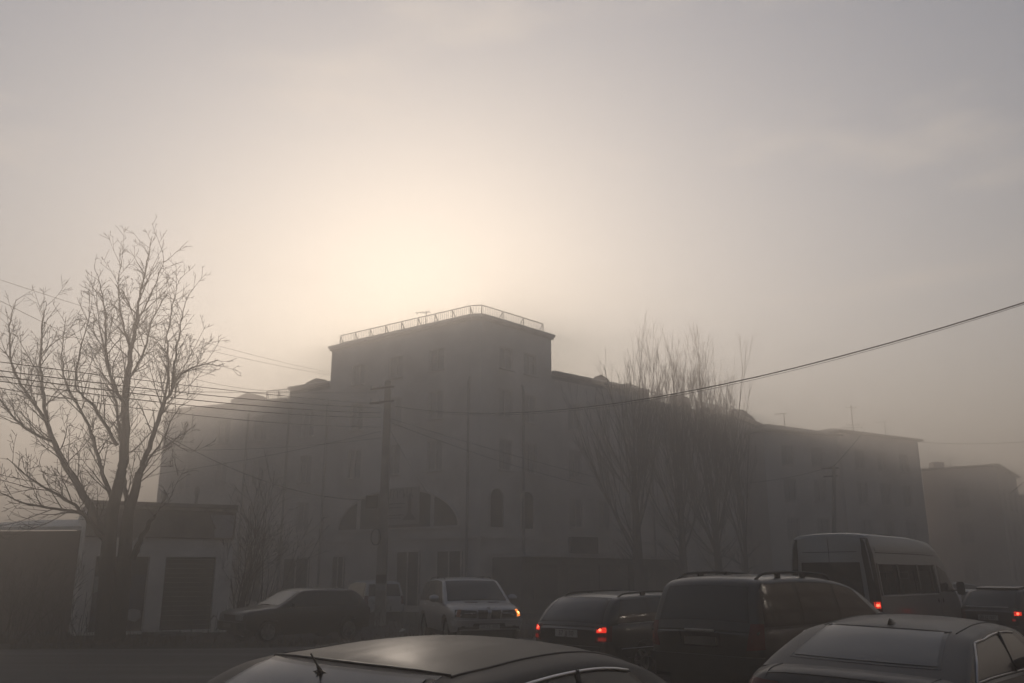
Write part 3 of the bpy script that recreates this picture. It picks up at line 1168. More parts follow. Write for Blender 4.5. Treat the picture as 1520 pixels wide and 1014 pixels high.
def wires():
    Y = POLE_Y
    pr = lambda py, dx=0, k=0.0: at(574 + dx, py, Y - .2 + k)
    wire(pr(603, 12), at(1580, 430, 15.0), 1.05, .016, 'thick near cable sweeping up to the right edge above the poplars')
    wire(pr(605, 12), at(1580, 432.5, 15.1), 1.07, .007, 'thin cable running just under the thick one to the right edge')
    L = [((-40, 532), 19, 600, .10, .013, 'uppermost of the cables from the left border to the concrete pole'),
         ((-40, 545), 19, 606, .14, .016, 'second cable from the top between left border and concrete pole'),
         ((-40, 553), 19.5, 613, .18, .018, 'thick third cable from the left border through the bare tree'),
         ((-40, 560), 20, 620, .22, .016, 'fourth cable down from the left border to the concrete pole'),
         ((-40, 570), 20, 634, .25, .012, 'lowest of the slanting cables from left border to concrete pole')]
    for (px, py), y, pe, sag, rad, lab in L:
        wire(at(px, py, y), pr(pe, -8), sag, rad, lab)
    wire(at(130, 578, 30), pr(583, -14), .05, .011, 'nearly level wire from the bare tree to the pole top')
    wire(at(-40, 402, 34), at(489, 553, 57), .3, .014, 'faint upper wire sloping from the left border to the tower')
    wire(at(-40, 425, 30), at(492, 576, 56), 1.5, .013, 'faint lower wire sagging from the left border to the tower foot')
    wire(at(150, 480, 36), at(490, 557, 57), .15, .013, 'short faint wire meeting the tower from the left')
    wire(at(200, 667, 34), pr(650, -8), .2, .011, 'level wire crossing the left wing below its roof')
    wire(at(200, 708, 38), pr(640, -8), .15, .011, 'rising wire across the left wing to the pole')
    wire(at(215, 628, 26), at(542, 742, Y - .3), .55, .016, 'sagging cable dropping from the tree to the control box')
    wire(pr(622, 8), at(900, 712, 50), .1, .013, 'upper of two wires going down right from the pole to the wing')
    wire(pr(628, 8), at(880, 722, 50), .2, .013, 'lower of two wires going down right from the pole to the wing')
    wire(pr(640, 6), at(640, 740, 46), .1, .011, 'short wire from the pole to the arched window wall')
    t = FAR_POLE_TOP
    wire(t, at(1284, 638, 64), .05, .03, 'steep service wire from the far pole to the hipped roof')
    wire(at(1362, 656, 70), at(1600, 648, 60), .3, .022, 'faint level wire leaving the hipped house to the right')
    wire(t, at(1000, 715, 55), .5, .016, 'faint wire from the far pole back toward the poplars')
    wire(at(1500, 732, 55), at(1560, 680, 45), .02, .025, 'steep wire rising at the right border over the last house')


wires()


def antenna(px, ptop, pbase, y, kind, label):
    b, t = at(px, pbase, y), at(px, ptop, y)
    r = empty('roof_antenna', b)
    tag(r, label, 'antenna', 'antennas on the roofs')
    H = t.z - b.z
    mb = MB()
    mb.tube([(0, 0, -.6), (0, 0, H)], .035, 6)
    mb.build('mast', 'iron', r)
    if kind == 'yagi':
        mb = MB()
        mb.bar((-.75, 0, H * .9), (.25, 0, H * .9 + .08), .04)
        for i in range(5):
            x = -.7 + .22 * i
            mb.bar((x, -.3, H * .9 + .02 * i), (x + .1, .3, H * .9 + .02 * i), .025)
        mb.build('element_boom', 'iron', r)
    else:
        mb = MB()
        for z, l in ((.15, .75), (.25, .5), (.9, .45)):
            mb.bar((-l, 0, H * z), (l, 0, H * z), .035)
            mb.bar((-l, -.05, H * z - .08), (-l, .05, H * z + .12), .035)
            mb.bar((l, -.05, H * z - .08), (l, .05, H * z + .12), .035)
        mb.build('element_boom', 'iron', r)


antenna(1165, 613, 634, 70, 'yagi', 'small antenna left of the first hipped roof peak')
antenna(1267, 601, 641, 74, 'mast', 'tall mast antenna in the dip between the hipped roofs')
antenna(1314, 626, 638, 78, 'yagi', 'short antenna stub on the second hipped roof peak')
antenna(1412, 680, 696, 92, 'mast', 'faint antenna on the flat roofed house')
antenna(632, 462, 489, 60, 'yagi', 'thin antenna behind the tower railing')


# ================================================================== bare trees
def rnd_perp(d, rng):
    v = Vector((rng.uniform(-1, 1), rng.uniform(-1, 1), rng.uniform(-1, 1)))
    v = v - d * v.dot(d)
    return v.normalized() if v.length > 1e-3 else Vector((1, 0, 0))


def grow(p, d, length, r0, lev, rng, mb, up, wob, spec, tips=None):
    """one branch as a tapered crooked tube, then its children"""
    segs = max(2, int(length / spec['seg'][min(lev, len(spec['seg']) - 1)]))
    pts, dirs = [p.copy()], []
    d = d.normalized()
    st = length / segs
    for i in range(segs):
        d = (d + rnd_perp(d, rng) * wob + Vector((0, 0, up))).normalized()
        dirs.append(d.copy())
        pts.append(pts[-1] + d * st)
    rad = [max(spec['rmin'], r0 * (1 - .78 * i / segs)) for i in range(segs + 1)]
    mb.tube(pts, rad, 5 if r0 > .03 else (4 if r0 > .012 else 3), cap=False)
    if lev >= spec['levels']:
        if tips is not None:
            tips.append(pts[-1])
        return
    n = int(length * spec['dens'][lev] * rng.uniform(.8, 1.2))
    for k in range(n):
        t = rng.uniform(spec['from'][lev], 1.0)
        i = min(segs - 1, int(t * segs))
        q = pts[i].lerp(pts[i + 1], t * segs - i)
        ang = spec['ang'][lev] * rng.uniform(.7, 1.25)
        nd = dirs[i] * math.cos(ang) + rnd_perp(dirs[i], rng) * math.sin(ang)
        ln = length * spec['ratio'][lev] * (1.1 - .62 * t) * rng.uniform(.6, 1.25)
        grow(q, nd, max(ln, .12), max(spec['rmin'], rad[i] * spec['rr'][lev]), lev + 1, rng, mb, spec['up'][lev], spec['wob'], spec, tips)


def poly_branch(mb, pts, radii, n, jit=0.0, rng=None):
    c = catmull(pts, 5)
    m = len(pts) - 1
    rr = []
    for i in range(len(c)):
        t = i / 5.0
        k = min(m - 1, int(t))
        rr.append(radii[k] + (radii[k + 1] - radii[k]) * (t - k))
    if jit:
        for i in range(1, len(c) - 1):
            k = min(jit, rr[i] * 1.1 + .012)
            c[i] = c[i] + Vector((rng.uniform(-k, k), rng.uniform(-k, k), rng.uniform(-k, k) * .5))
    mb.tube(c, rr, n, cap=True)
    return c, rr


def big_tree():
    rng = random.Random(11)
    Y = 26.2
    bp = hit(165, 936, 0.0)
    sc_y = 25.6
    bp = at(165, 936, sc_y)
    base = Vector((bp.x, sc_y, 0))
    r = empty('bare_tree', base)
    tag(r, 'large bare forked tree before the low shop, leaning boughs to the left border', 'tree')
    # boughs traced in the photograph, each leaning its own way in depth: pixels, depth offset at the end, radii
    G = [
        ([(158, 940), (158, 880), (160, 830), (163, 795), (168, 755), (178, 712), (185, 672), (188, 572), (194, 523), (204, 461), (214, 413), (226, 351)], .6, [.33, .26, .23, .215, .185, .165, .16, .12, .095, .06, .035, .012]),
        ([(172, 940), (180, 885), (185, 828), (190, 766), (200, 731), (206, 702), (218, 674), (235, 623), (255, 578), (276, 551), (324, 534)], -1.4, [.30, .25, .215, .175, .14, .115, .10, .085, .055, .035, .012]),
        ([(158, 800), (140, 765), (114, 716), (91, 680), (69, 625), (66, 596), (60, 545), (64, 475), (69, 449)], 1.2, [.17, .13, .12, .115, .085, .07, .05, .028, .01]),
        ([(69, 625), (31, 571), (17, 537), (14, 485), (24, 444)], 2.2, [.07, .055, .045, .03, .01]),
        ([(76, 655), (35, 634), (6, 602), (-20, 560)], .3, [.06, .045, .035, .02]),
        ([(152, 798), (122, 762), (105, 746), (53, 716), (10, 680)], -1.6, [.105, .08, .055, .035, .012]),
        ([(118, 761), (60, 752), (28, 744), (-12, 724)], -2.2, [.06, .042, .03, .012]),
        ([(168, 746), (150, 695), (144, 668), (128, 623), (100, 575), (92, 530), (98, 470)], 2.4, [.10, .08, .072, .06, .045, .03, .01]),
        ([(174, 661), (138, 603), (112, 572), (120, 520), (136, 455)], -1.0, [.075, .055, .04, .028, .01]),
        ([(190, 756), (184, 715), (178, 660), (172, 600), (160, 540), (146, 470), (142, 430)], 1.8, [.11, .085, .065, .05, .036, .02, .008]),
        ([(255, 578), (262, 516), (273, 461), (277, 440)], -1.8, [.05, .035, .018, .008]),
        ([(235, 623), (250, 560), (248, 500), (262, 430), (268, 412)], .8, [.06, .045, .032, .015, .008]),
        ([(188, 572), (214, 520), (228, 470), (252, 430)], 1.6, [.07, .045, .028, .008]),
        ([(187, 610), (160, 545), (158, 480), (150, 430), (140, 395)], -1.5, [.075, .05, .034, .02, .008]),
        ([(196, 522), (180, 470), (176, 420), (182, 380)], .9, [.05, .034, .02, .008]),
        ([(200, 490), (222, 440), (240, 395), (242, 372)], -.8, [.04, .026, .014, .008]),
        ([(196, 828), (210, 800), (222, 776), (231, 766)], -.9, [.13, .10, .085, .07]),
        ([(230, 768), (236, 757), (246, 748), (257, 742)], -1.0, [.02, .016, .012, .007]),
        ([(201, 730), (216, 690), (240, 655), (262, 610), (290, 590)], 1.3, [.06, .045, .032, .022, .008]),
        ([(232, 640), (262, 660), (284, 672)], -.6, [.022, .015, .006]),
    ]
    trunk, boughs, crown = MB(), MB(), MB()
    spec = dict(seg=(.2, .15, .12, .1), rmin=.0062, levels=3, dens=(0, 4.6, 5.2), **{'from': (0, .12, .12)},
                ang=(0, R(42), R(44)), ratio=(0, .52, .5), rr=(0, .6, .65), up=(0, .022, .02), wob=.075)
    tips = []
    for gi, (px, dz, rad) in enumerate(G):
        n = len(px)
        off0 = 0.0
        pts = []
        for i, (x, y) in enumerate(px):
            # trunk pieces stay at the trunk's depth, boughs lean in or out
            t = i / (n - 1)
            dd = dz * (t if gi < 2 else (.35 + .65 * t))
            if gi < 2:
                dd = dz * max(0, (t - .45) / .55)
            pts.append(at(x, y, sc_y + dd))
        if gi in (0, 1):
            pts[0].z = -.15
        cut = 5 if gi < 2 else 0
        if gi < 2:
            poly_branch(trunk, pts[:cut + 1], [a * .9 for a in rad[:cut + 1]], 12)
        c, rr = poly_branch(boughs, pts[cut:], [a * (.72 if a < .12 else .86) for a in rad[cut:]], 8, .03, rng)
        # side branches along the bough
        L = 0.0
        for i in range(len(c) - 1):
            seg = c[i + 1] - c[i]
            L += seg.length
            d = seg.normalized()
            num = seg.length * (3.8 if rr[i] > .05 else 5.6)
            k = int(num) + (1 if rng.random() < num - int(num) else 0)
            if gi in (16,):
                k = 0
            if gi < 2 and i < 3:
                k = 0
            for _ in range(k):
                ang = R(rng.uniform(28, 62))
                nd = d * math.cos(ang) + rnd_perp(d, rng) * math.sin(ang)
                nd.z += .25
                ln = rng.uniform(.5, 1.9) * (1.0 if rr[i] > .03 else .6)
                grow(c[i].lerp(c[i + 1], rng.random()), nd, ln, min(.021, max(.010, rr[i] * .5)), 1, rng, crown, .03, .085, spec, tips)
    trunk.build('trunk', 'bark', r, base, smooth=0)
    boughs.build('bough', 'bark', r, base, smooth=0)
    crown.build('crown', 'twig', r, base, smooth=0)
    # a few dead leaves still hanging
    lf = MB()
    for k in range(46):
        p = rng.choice(tips)
        if k < 26:
            p = rng.choice([q for q in rng.sample(tips, 60)])
        a = Vector((rng.uniform(-1, 1), rng.uniform(-1, 1), rng.uniform(-1, 1))).normalized() * rng.uniform(.03, .055)
        b = rnd_perp(a.normalized(), rng) * .028
        lf.add([p, p + a * .5 + b, p + a, p + a * .5 - b + Vector((0, 0, .01))], [(0, 1, 2), (0, 2, 3)])
    tag(lf.build('dead_leaf', 'dead_leaf', r, base), kind='stuff')


big_tree()


def poplar(px, ptop, y, H_scale, seed, label, n_stems, spread, trunk_r=.24):
    rng = random.Random(seed)
    b = at(px, 860, y)
    base = Vector((b.x, y, gz(b.x, y)))
    top = at(px, ptop, y).z - base.z
    r = empty('poplar_tree', base)
    tag(r, label, 'tree', 'bare upswept trees before the right wing')
    trunk, crown = MB(), MB()
    hf = top * rng.uniform(.17, .22)
    pts = [Vector((0, 0, -.2)), Vector((.04, 0, hf * .5)), Vector((rng.uniform(-.1, .1), 0, hf)), Vector((rng.uniform(-.2, .2), rng.uniform(-.2, .2), top * .5))]
    poly_branch(trunk, pts, [trunk_r * 1.15, trunk_r, trunk_r * .9, trunk_r * .45], 9)
    spec = dict(seg=(.5, .35, .3), rmin=.0075, levels=2, dens=(1.5, 2.0), **{'from': (.15, .15)},
                ang=(R(21), R(22)), ratio=(.46, .42), rr=(.5, .6), up=(.10, .10), wob=.032)
    for k in range(n_stems):
        t = rng.random()
        z0 = hf + (top * .5 - hf) * (t ** 1.3)
        a = rng.uniform(0, 2 * math.pi)
        lean = R(rng.uniform(8, 42)) * (1 - .4 * t) * spread
        d = Vector((math.cos(a) * math.sin(lean), math.sin(a) * math.sin(lean), math.cos(lean)))
        ln = (top - z0) * rng.uniform(.72, 1.02) * (1.0 if lean < .35 else .8)
        grow(Vector((pts[2].x * z0 / hf if z0 < hf else pts[2].x, 0, z0)), d, ln, rng.uniform(.042, .075), 0, rng, crown, .04, .03, spec)
    # low twiggy skirt
    for k in range(14):
        a = rng.uniform(0, 2 * math.pi)
        z0 = rng.uniform(hf * .5, hf * 1.5)
        d = Vector((math.cos(a), math.sin(a), rng.uniform(.2, .9)))
        grow(Vector((0, 0, z0)), d, rng.uniform(1.2, 2.6), .03, 1, rng, crown, .08, .09, spec)
    trunk.build('trunk', 'poplar_bark', r, smooth=0)
    crown.build('crown', 'poplar_bark', r, smooth=0)


poplar(948, 502, 49.5, 1, 3, 'tallest bare upswept tree, nearest the tower on the right', 16, 1.15, .30)
poplar(1014, 518, 51.5, 1, 5, 'second bare upswept tree from the tower, in the middle of the row', 15, .75, .24)
poplar(1068, 524, 53.5, 1, 9, 'third bare upswept tree from the tower, before the roof railing', 15, 1.15, .24)
poplar(1108, 575, 57.0, 1, 12, 'lowest bare upswept tree, right end of the row', 9, .9, .16)


def shrub(px, pbase, y, H, n, seed, label, spread=.7, mat='shrub_twig', r0=.02, name='bare_shrub', dens=(2.4, 3.4)):
    rng = random.Random(seed)
    b = at(px, pbase, y)
    base = Vector((b.x, y, gz(b.x, y)))
    r = empty(name, base)
    tag(r, label, 'shrub', 'bare shrubs by the shop and poles')
    mb = MB()
    spec = dict(seg=(.25, .2, .16), rmin=.006, levels=2, dens=dens, **{'from': (.2, .15)},
                ang=(R(34), R(38)), ratio=(.45, .42), rr=(.55, .6), up=(.04, .03), wob=.12)
    for k in range(n):
        a = rng.uniform(0, 2 * math.pi)
        l = rng.uniform(.05, spread)
        d = Vector((math.cos(a) * l, math.sin(a) * l, 1))
        grow(Vector((rng.uniform(-.4, .4) * spread, rng.uniform(-.3, .3) * spread, -.1)), d, H * rng.uniform(.6, 1.05), r0 * rng.uniform(.6, 1.1), 0, rng, mb, .03, .1, spec)
    mb.build('stem', mat, r, smooth=0)


shrub(352, 900, 31.5, 5.6, 9, 21, 'tall thin bare shrub growing at the right end of the low shop', .35, r0=.04)
shrub(388, 900, 33.5, 4.4, 8, 22, 'bare shrub behind the black hatchback, right of the tall thin one', .5, r0=.03)
shrub(20, 930, 26.0, 2.7, 16, 23, 'dense reddish shrub at the left border before the brick shed', .8, r0=.022)
shrub(72, 930, 26.6, 2.3, 14, 24, 'reddish shrub between the left border and the forked tree', .8, r0=.02)
shrub(112, 930, 25.2, 1.5, 14, 25, 'low scrubby shrub at the left foot of the forked tree', .9, r0=.014)
shrub(330, 930, 26.5, 1.1, 9, 26, 'small weedy shrub at the nose of the black hatchback', .7, r0=.01)
shrub(560, 925, 32.5, .95, 16, 27, 'low reddish weeds around the foot of the concrete pole', 1.0, r0=.008)
shrub(606, 925, 33.0, .8, 12, 28, 'low brown weeds between the pole and the silver car', 1.1, r0=.008)


def verge_grass():
    rng = random.Random(5)
    mb = MB()
    for k in range(9000):
        x = rng.uniform(-24, 2)
        fy = hermite(FAR, x)
        y = fy + .1 + abs(rng.gauss(0, 1)) * 2.4
        if rng.random() < .25:
            y = fy + rng.uniform(0, 12)
        if -9.0 < x < -3.4 and 24.2 < y < 28.4 and rng.random() < .8:
            continue
        h = rng.uniform(.05, .22) * (1.5 if rng.random() < .15 else 1)
        a = rng.uniform(0, math.pi)
        w = rng.uniform(.006, .016)
        lx, ly = rng.uniform(-.1, .1), rng.uniform(-.1, .1)
        z = gz(x, y)
        p = Vector((x, y, z - .01))
        s = Vector((math.cos(a) * w, math.sin(a) * w, 0))
        m_ = p + Vector((lx * .4, ly * .4, h * .6))
        mb.add([p - s, p + s, m_ + s * .6, m_ - s * .6, p + Vector((lx, ly, h))], [(0, 1, 2, 3), (3, 2, 4)])
    tag(mb.build('dry_grass', 'dry_grass'), 'dry brown grass along the far edge of the road', 'grass', kind='stuff')
    # low bank of earth along the road edge
    rows = []
    x = -40.0
    while x <= -0.5:
        fy = hermite(FAR, x)
        row = []
        for k, (dy, h) in enumerate(((-.15, -.03), (.15, .05), (.6, .11), (1.3, .10), (2.4, .02), (2.8, -.03))):
            j = .5 + .5 * math.sin(x * 1.7 + k) * math.sin(x * .43 + 2 * k) + rng.uniform(-.15, .15)
            row.append((x, fy + dy + rng.uniform(-.06, .06), gz(x, fy + dy) + h * (j if h > 0 else 1)))
        rows.append(row)
        x += .5
    mb = MB()
    mb.grid(rows)
    tag(mb.build('verge_bank', 'dirt', smooth=0), kind='structure')
    p = hit(597, 938, 0.03)
    mb = MB()
    mb.add([(-.1, 0, 0), (.02, -.05, .02), (.12, .01, .07), (.0, .06, .11), (-.06, .02, .06)], [(0, 1, 2), (0, 2, 4), (4, 2, 3), (0, 4, 3), (1, 3, 2), (0, 3, 1)])
    o = mb.build('crumpled_paper', 'paper')
    o.location = (p.x, p.y, .03)
    tag(o, 'small crumpled scrap of white paper left of the silver car', 'litter')


verge_grass()


# ================================================================== vehicles
class Car:
    """x forward, y left, z up; a lofted lower body and cabin, everything else laid on their surface"""

    def __init__(s, name, label, X, Y, heading, sp, paint, dz=0.0, cat='car', group='cars in the street'):
        s.sp, s.paint = sp, paint
        s.root = empty(name, Vector((X, Y, gz(X, Y) + .02 + dz)), math.pi / 2 - R(heading))
        tag(s.root, label, cat, group)
        s.half = sp['L'] / 2
        s.make_body()
        s.make_cabin()
        s.bvh = BVHTree.FromPolygons([tuple(v) for v in s.bv + s.cv], s.bf + [tuple(i + len(s.bv) for i in f) for f in s.cf])

    # ---- shape functions
    def belt(s, x):
        return hermite(s.sp['belt'], x)

    def hw(s, x, z):
        b = s.belt(x)
        return s.plan(x) * s.sp.get('cabin_w', .925) - max(0, z - b) * s.sp.get('tumble', .36)

    def plan(s, x):
        df, dr = s.half - x, x + s.half
        f = 1.0
        a, b = s.sp.get('taper', (.17, .08))
        if df < .9:
            f -= a * ((.9 - df) / .9) ** 2.2
        if dr < .6:
            f -= b * ((.6 - dr) / .6) ** 2.2
        return f * s.sp['W'] / 2

    def bow(s, p):
        k = s.sp.get('bow', (.14, .09))
        t = p.x / s.half
        y = p.y / (s.sp['W'] / 2)
        if t > 0:
            p.x -= k[0] * y * y * min(1, t) ** 2
        else:
            p.x += k[1] * y * y * min(1, -t) ** 2
        return p

    def make_body(s):
        sp = s.sp
        xr, xf, wr = sp['wheels']
        xs = [-s.half + sp['L'] * i / 56 for i in range(57)]
        xs += [-s.half + .03, -s.half + .08, s.half - .03, s.half - .08]
        Ra = wr * 1.17
        for xw in (xr, xf):
            xs += [xw + Ra * math.cos(math.pi * k / 14) for k in range(15)]
        xs = sorted(set(round(x, 4) for x in xs))
        sill = sp.get('sill', .27)
        rows = []
        for x in xs:
            df, dr = s.half - x, x + s.half
            zs, zt = s.belt(x), hermite(sp['deck'], x)
            zb = sill + .05 * max(0, 1 - df / .7) + .08 * max(0, 1 - dr / .6)
            for xw in (xr, xf):
                if abs(x - xw) < Ra - 1e-4:
                    zb = max(zb, wr + math.sqrt(Ra * Ra - (x - xw) ** 2))
            w = s.plan(x)
            zs = max(zs, zb + .05)
            sq = 1.0
            e = min(df, dr)
            if e < .08:
                sq = .90 + .10 * math.sqrt(max(0, e / .08))

            def ym(z):
                u = (z - sill) / max(.05, zs - sill)
                return hermite([(0, .93), (.18, .975), (.5, 1.0), (.8, .985), (.93, .965), (1, .94)], u)
            half = []
            for t in (0, .15, .35, .55, .75, .9, 1.0):
                z = zb + (zs - zb) * t
                half.append((w * ym(z) * sq, z))
            dzt = max(.012, zt - zs)
            for q, t in ((.90, .35), (.78, .72), (.55, .9), (.28, .98), (0, 1.0)):
                half.append((w * q * sq, zs + dzt * t))
            if sq < 1:
                zm = (zb + zt) / 2
                half = [(y, zm + (z - zm) * (.88 + .12 * (sq - .9) / .1)) for y, z in half]
            full = [(-y, z) for y, z in half] + [(y, z) for y, z in reversed(half[:-1])]
            rows.append([s.bow(Vector((x, -y, z))) for y, z in full])
        mb = MB()
        mb.grid(rows)
        n = len(rows[0])
        mb.f.append(tuple(range(n))[::-1])
        mb.f.append(tuple((len(rows) - 1) * n + k for k in range(n)))
        s.bv, s.bf = mb.v, mb.f
        mb.build('body', s.paint, s.root, smooth=42)
        u = MB()
        u.box((-s.half + .25, -sp['W'] / 2 + .26, .2), (s.half - .3, sp['W'] / 2 - .26, sill + .28))
        u.build('underbody', 'black_trim', s.root)

    def make_cabin(s):
        sp = s.sp
        prof = catmull([(x, z, 0) for x, z in sp['prof']], 7)
        rows = []
        s.rail = []
        for p in prof:
            x, z = p.x, p.y
            zb = s.belt(x) - .03
            dr = hermite(sp['drop'], x)
            z = max(z, zb + .02)
            zr = max(z - dr, zb + .01)
            dr = z - zr
            s.rail.append((x, zr))
            yr = s.hw(x, zr)
            half = []
            for k in range(4):
                t = k / 4
                zz = zb + (zr - zb) * t
                half.append((s.hw(x, zz) + .016 * math.sin(math.pi * t), zz))
            for q in (1.0, .985, .95, .88, .75, .55, .3, 0):
                half.append((yr * q, zr + dr * (1 - q ** 2.3) ** (1 / 1.9)))
            full = [(-y, zz) for y, zz in half] + [(y, zz) for y, zz in reversed(half[:-1])]
            rows.append([s.bow(Vector((x, -y, zz))) for y, zz in full])
        mb = MB()
        mb.grid(rows)
        n = len(rows[0])
        mb.f.append(tuple(range(n))[::-1])
        mb.f.append(tuple((len(rows) - 1) * n + k for k in range(n)))
        s.cv, s.cf = mb.v, mb.f
        mb.build('roof', sp.get('roof_mat', s.paint), s.root, smooth=50)

    def railz(s, x):
        best = min(s.rail, key=lambda q: abs(q[0] - x))
        pts = sorted(s.rail)
        for a, b in zip(pts, pts[1:]):
            if a[0] <= x <= b[0] and b[0] > a[0]:
                return a[1] + (b[1] - a[1]) * (x - a[0]) / (b[0] - a[0])
        return best[1]

    # ---- laying things on the surface
    def cast(s, ang, u, z, off=0.0):
        a = R(ang)
        d = Vector((math.cos(a), math.sin(a), 0))
        e = Vector((-math.sin(a), math.cos(a), 0))
        o = e * u + d * 8 + Vector((0, 0, z))
        h, n, i, _ = s.bvh.ray_cast(o, -d)
        if h is None:
            h, n, i, _ = s.bvh.find_nearest(e * u + Vector((0, 0, z)))
        if n.dot(d) < 0:
            n = -n
        return h + n * off, n

    def castdown(s, x, y, off=0.0):
        h, n, i, _ = s.bvh.ray_cast(Vector((x, y, 5)), Vector((0, 0, -1)))
        if h is None:
            return Vector((x, y, 1)), Vector((0, 0, 1))
        if n.z < 0:
            n = -n
        return h + n * off, n

    def patch(s, name, mat, ang, bottom, top, rows=5, off=.005, parent=None, smooth=0):
        n = len(bottom)
        grid, nor = [], []
        for j in range(rows + 1):
            t = j / rows
            g, m = [], []
            for k in range(n):
                u = bottom[k][0] + (top[k][0] - bottom[k][0]) * t
                z = bottom[k][1] + (top[k][1] - bottom[k][1]) * t
                p, nn = s.cast(ang, u, z, off)
                g.append(p)
                m.append(nn)
            grid.append(g)
            nor.append(m)
        mb = MB()
        mb.grid(grid)
        edge = [(0, k) for k in range(n)] + [(j, n - 1) for j in range(1, rows + 1)] + [(rows, k) for k in range(n - 2, -1, -1)] + [(j, 0) for j in range(rows - 1, 0, -1)]
        a = [grid[j][k] for j, k in edge]
        b = [grid[j][k] - nor[j][k] * (off + .012) for j, k in edge]
        m = len(edge)
        mb.add(a + b, [(i, (i + 1) % m, m + (i + 1) % m, m + i) for i in range(m)])
        return mb.build(name, mat, parent or s.root, smooth=35)

    def line(s, name, mat, ang, pts, rad, off=.003, n=5, parent=None):
        mb = MB()
        mb.tube([s.cast(ang, u, z, off)[0] for u, z in pts], rad, n)
        return mb.build(name, mat, parent or s.root, smooth=0)

    @staticmethod
    def span(a, b, n=12):
        return [a + (b - a) * k / n for k in range(n + 1)]

    def end_glass(s, name, mat, ang, z0, y0, z1, y1, arc=.0, frame=.045, rows=8):
        us0, us1 = s.span(-y0, y0, 16), s.span(-y1, y1, 16)
        bt = [(u, z0 - arc * (u / y0) ** 2) for u in us0]
        tp = [(u, z1 - arc * .8 * (u / y1) ** 2) for u in us1]
        if frame:
            f = frame
            b2 = [(u * (y0 + f) / y0, z - f * .5) for u, z in bt]
            t2 = [(u * (y1 + f) / y1, z + f * .35) for u, z in tp]
            s.patch(name + '_surround', 'black_gloss', ang, b2, t2, rows, .003)
        return s.patch(name, mat, ang, bt, tp, rows, .007)

    def side_windows(s, wins, mat='car_glass', inset=.035, low=.045, surround=True, trim=None, sides=(1, -1), trim_r=.009):
        """wins: list of (x rear at belt, x front at belt, x rear at rail, x front at rail)"""
        for sd in sides:
            ang = 90 * sd

            def U(x):
                return -sd * x
            if surround:
                a, b = wins[0], wins[-1]
                bx, tx = s.span(a[0] - .05, b[1] + .05, 30), s.span(a[2] - .05, b[3] + .05, 30)
                bt = [(U(x), s.belt(x) + low - .025) for x in bx]
                tp = [(U(x), max(s.belt(q) + low, s.railz(x) - inset + .02)) for x, q in zip(tx, bx)]
                s.patch('window_surround', 'black_gloss', ang, bt, tp, 5, .003)
            for (b0, b1, t0, t1) in wins:
                bx, tx = s.span(b0, b1, 12), s.span(t0, t1, 12)
                bt = [(U(x), s.belt(x) + low) for x in bx]
                tp = [(U(x), max(s.belt(q) + low + .01, s.railz(x) - inset)) for x, q in zip(tx, bx)]
                s.patch('side_window', mat, ang, bt, tp, 5, .007)
            if trim:
                a, b = wins[0], wins[-1]
                bx, tx = s.span(a[0] - .04, b[1] + .06, 24), s.span(a[2] - .03, b[3] + .03, 30)
                path = [(U(x), s.belt(x) + low - .02) for x in bx]
                up = [(U(x), max(s.belt(x) + low, s.railz(x) - inset + .018)) for x in tx]
                s.line('window_trim', trim, ang, up, trim_r, .006, 6)
                s.line('window_trim', trim, ang, path, trim_r * .8, .006, 6)
                s.line('window_trim', trim, ang, [path[0], ((path[0][0] + up[0][0]) / 2, (path[0][1] + up[0][1]) / 2), up[0]], trim_r, .006, 6)

    def doors(s, xs, z0=None, sides=(1, -1), handle='chrome', hz=.12):
        """xs: shut-line positions; each door a panel just proud of the body"""
        z0 = z0 or s.sp.get('sill', .27) + .09
        for sd in sides:
            for a, b in zip(xs, xs[1:]):
                bx = s.span(a + .008, b - .008, 10)
                zl = []
                xr, xf, wr = s.sp['wheels']
                for x in bx:
                    z = z0
                    for xw in (xr, xf):
                        Rr = wr * 1.3
                        if abs(x - xw) < Rr:
                            z = max(z, wr + math.sqrt(Rr * Rr - (x - xw) ** 2))
                    zl.append(z)
                bt = [(-sd * x, z) for x, z in zip(bx, zl)]
                tp = [(-sd * x, s.belt(x) - .012) for x in bx]
                d = s.patch('door', s.paint, 90 * sd, bt, tp, 6, .005)
                xh = a + .16
                zz = s.belt(xh) - hz
                s.line('handle', handle, 90 * sd, [(-sd * (xh - .09), zz), (-sd * xh, zz + .006), (-sd * (xh + .09), zz)], .014, .03, 6, d)

    def corner_u(s, ang, y):
        """the lateral coordinate, seen from direction ang, of the body corner at width y"""
        a = R(ang)
        front = math.cos(a) > 0
        k = s.sp.get('bow', (.14, .09))[0 if front else 1]
        x = (1 if front else -1) * (s.half - .03 - k * (y / (s.sp['W'] / 2)) ** 2)
        return -math.sin(a) * x + math.cos(a) * y

    def lights(s, name, mat, ang, poly, rows=4, off=.008, cols=6, sides=(1, -1), parent=None):
        """poly: four corners (u, z): bottom inner, bottom outer, top outer, top inner, for the left lamp"""
        out = []
        for sd in sides:
            (a0, z0), (a1, z1), (a2, z2), (a3, z3) = poly
            an = sd * ang if ang <= 90 else 180 - sd * (180 - ang)
            U = lambda y: s.corner_u(an, sd * y)
            bt = [(U(a0 + (a1 - a0) * k / cols), z0 + (z1 - z0) * k / cols) for k in range(cols + 1)]
            tp = [(U(a3 + (a2 - a3) * k / cols), z3 + (z2 - z3) * k / cols) for k in range(cols + 1)]
            out.append(s.patch(name, mat, an, bt, tp, rows, off, parent))
        return out

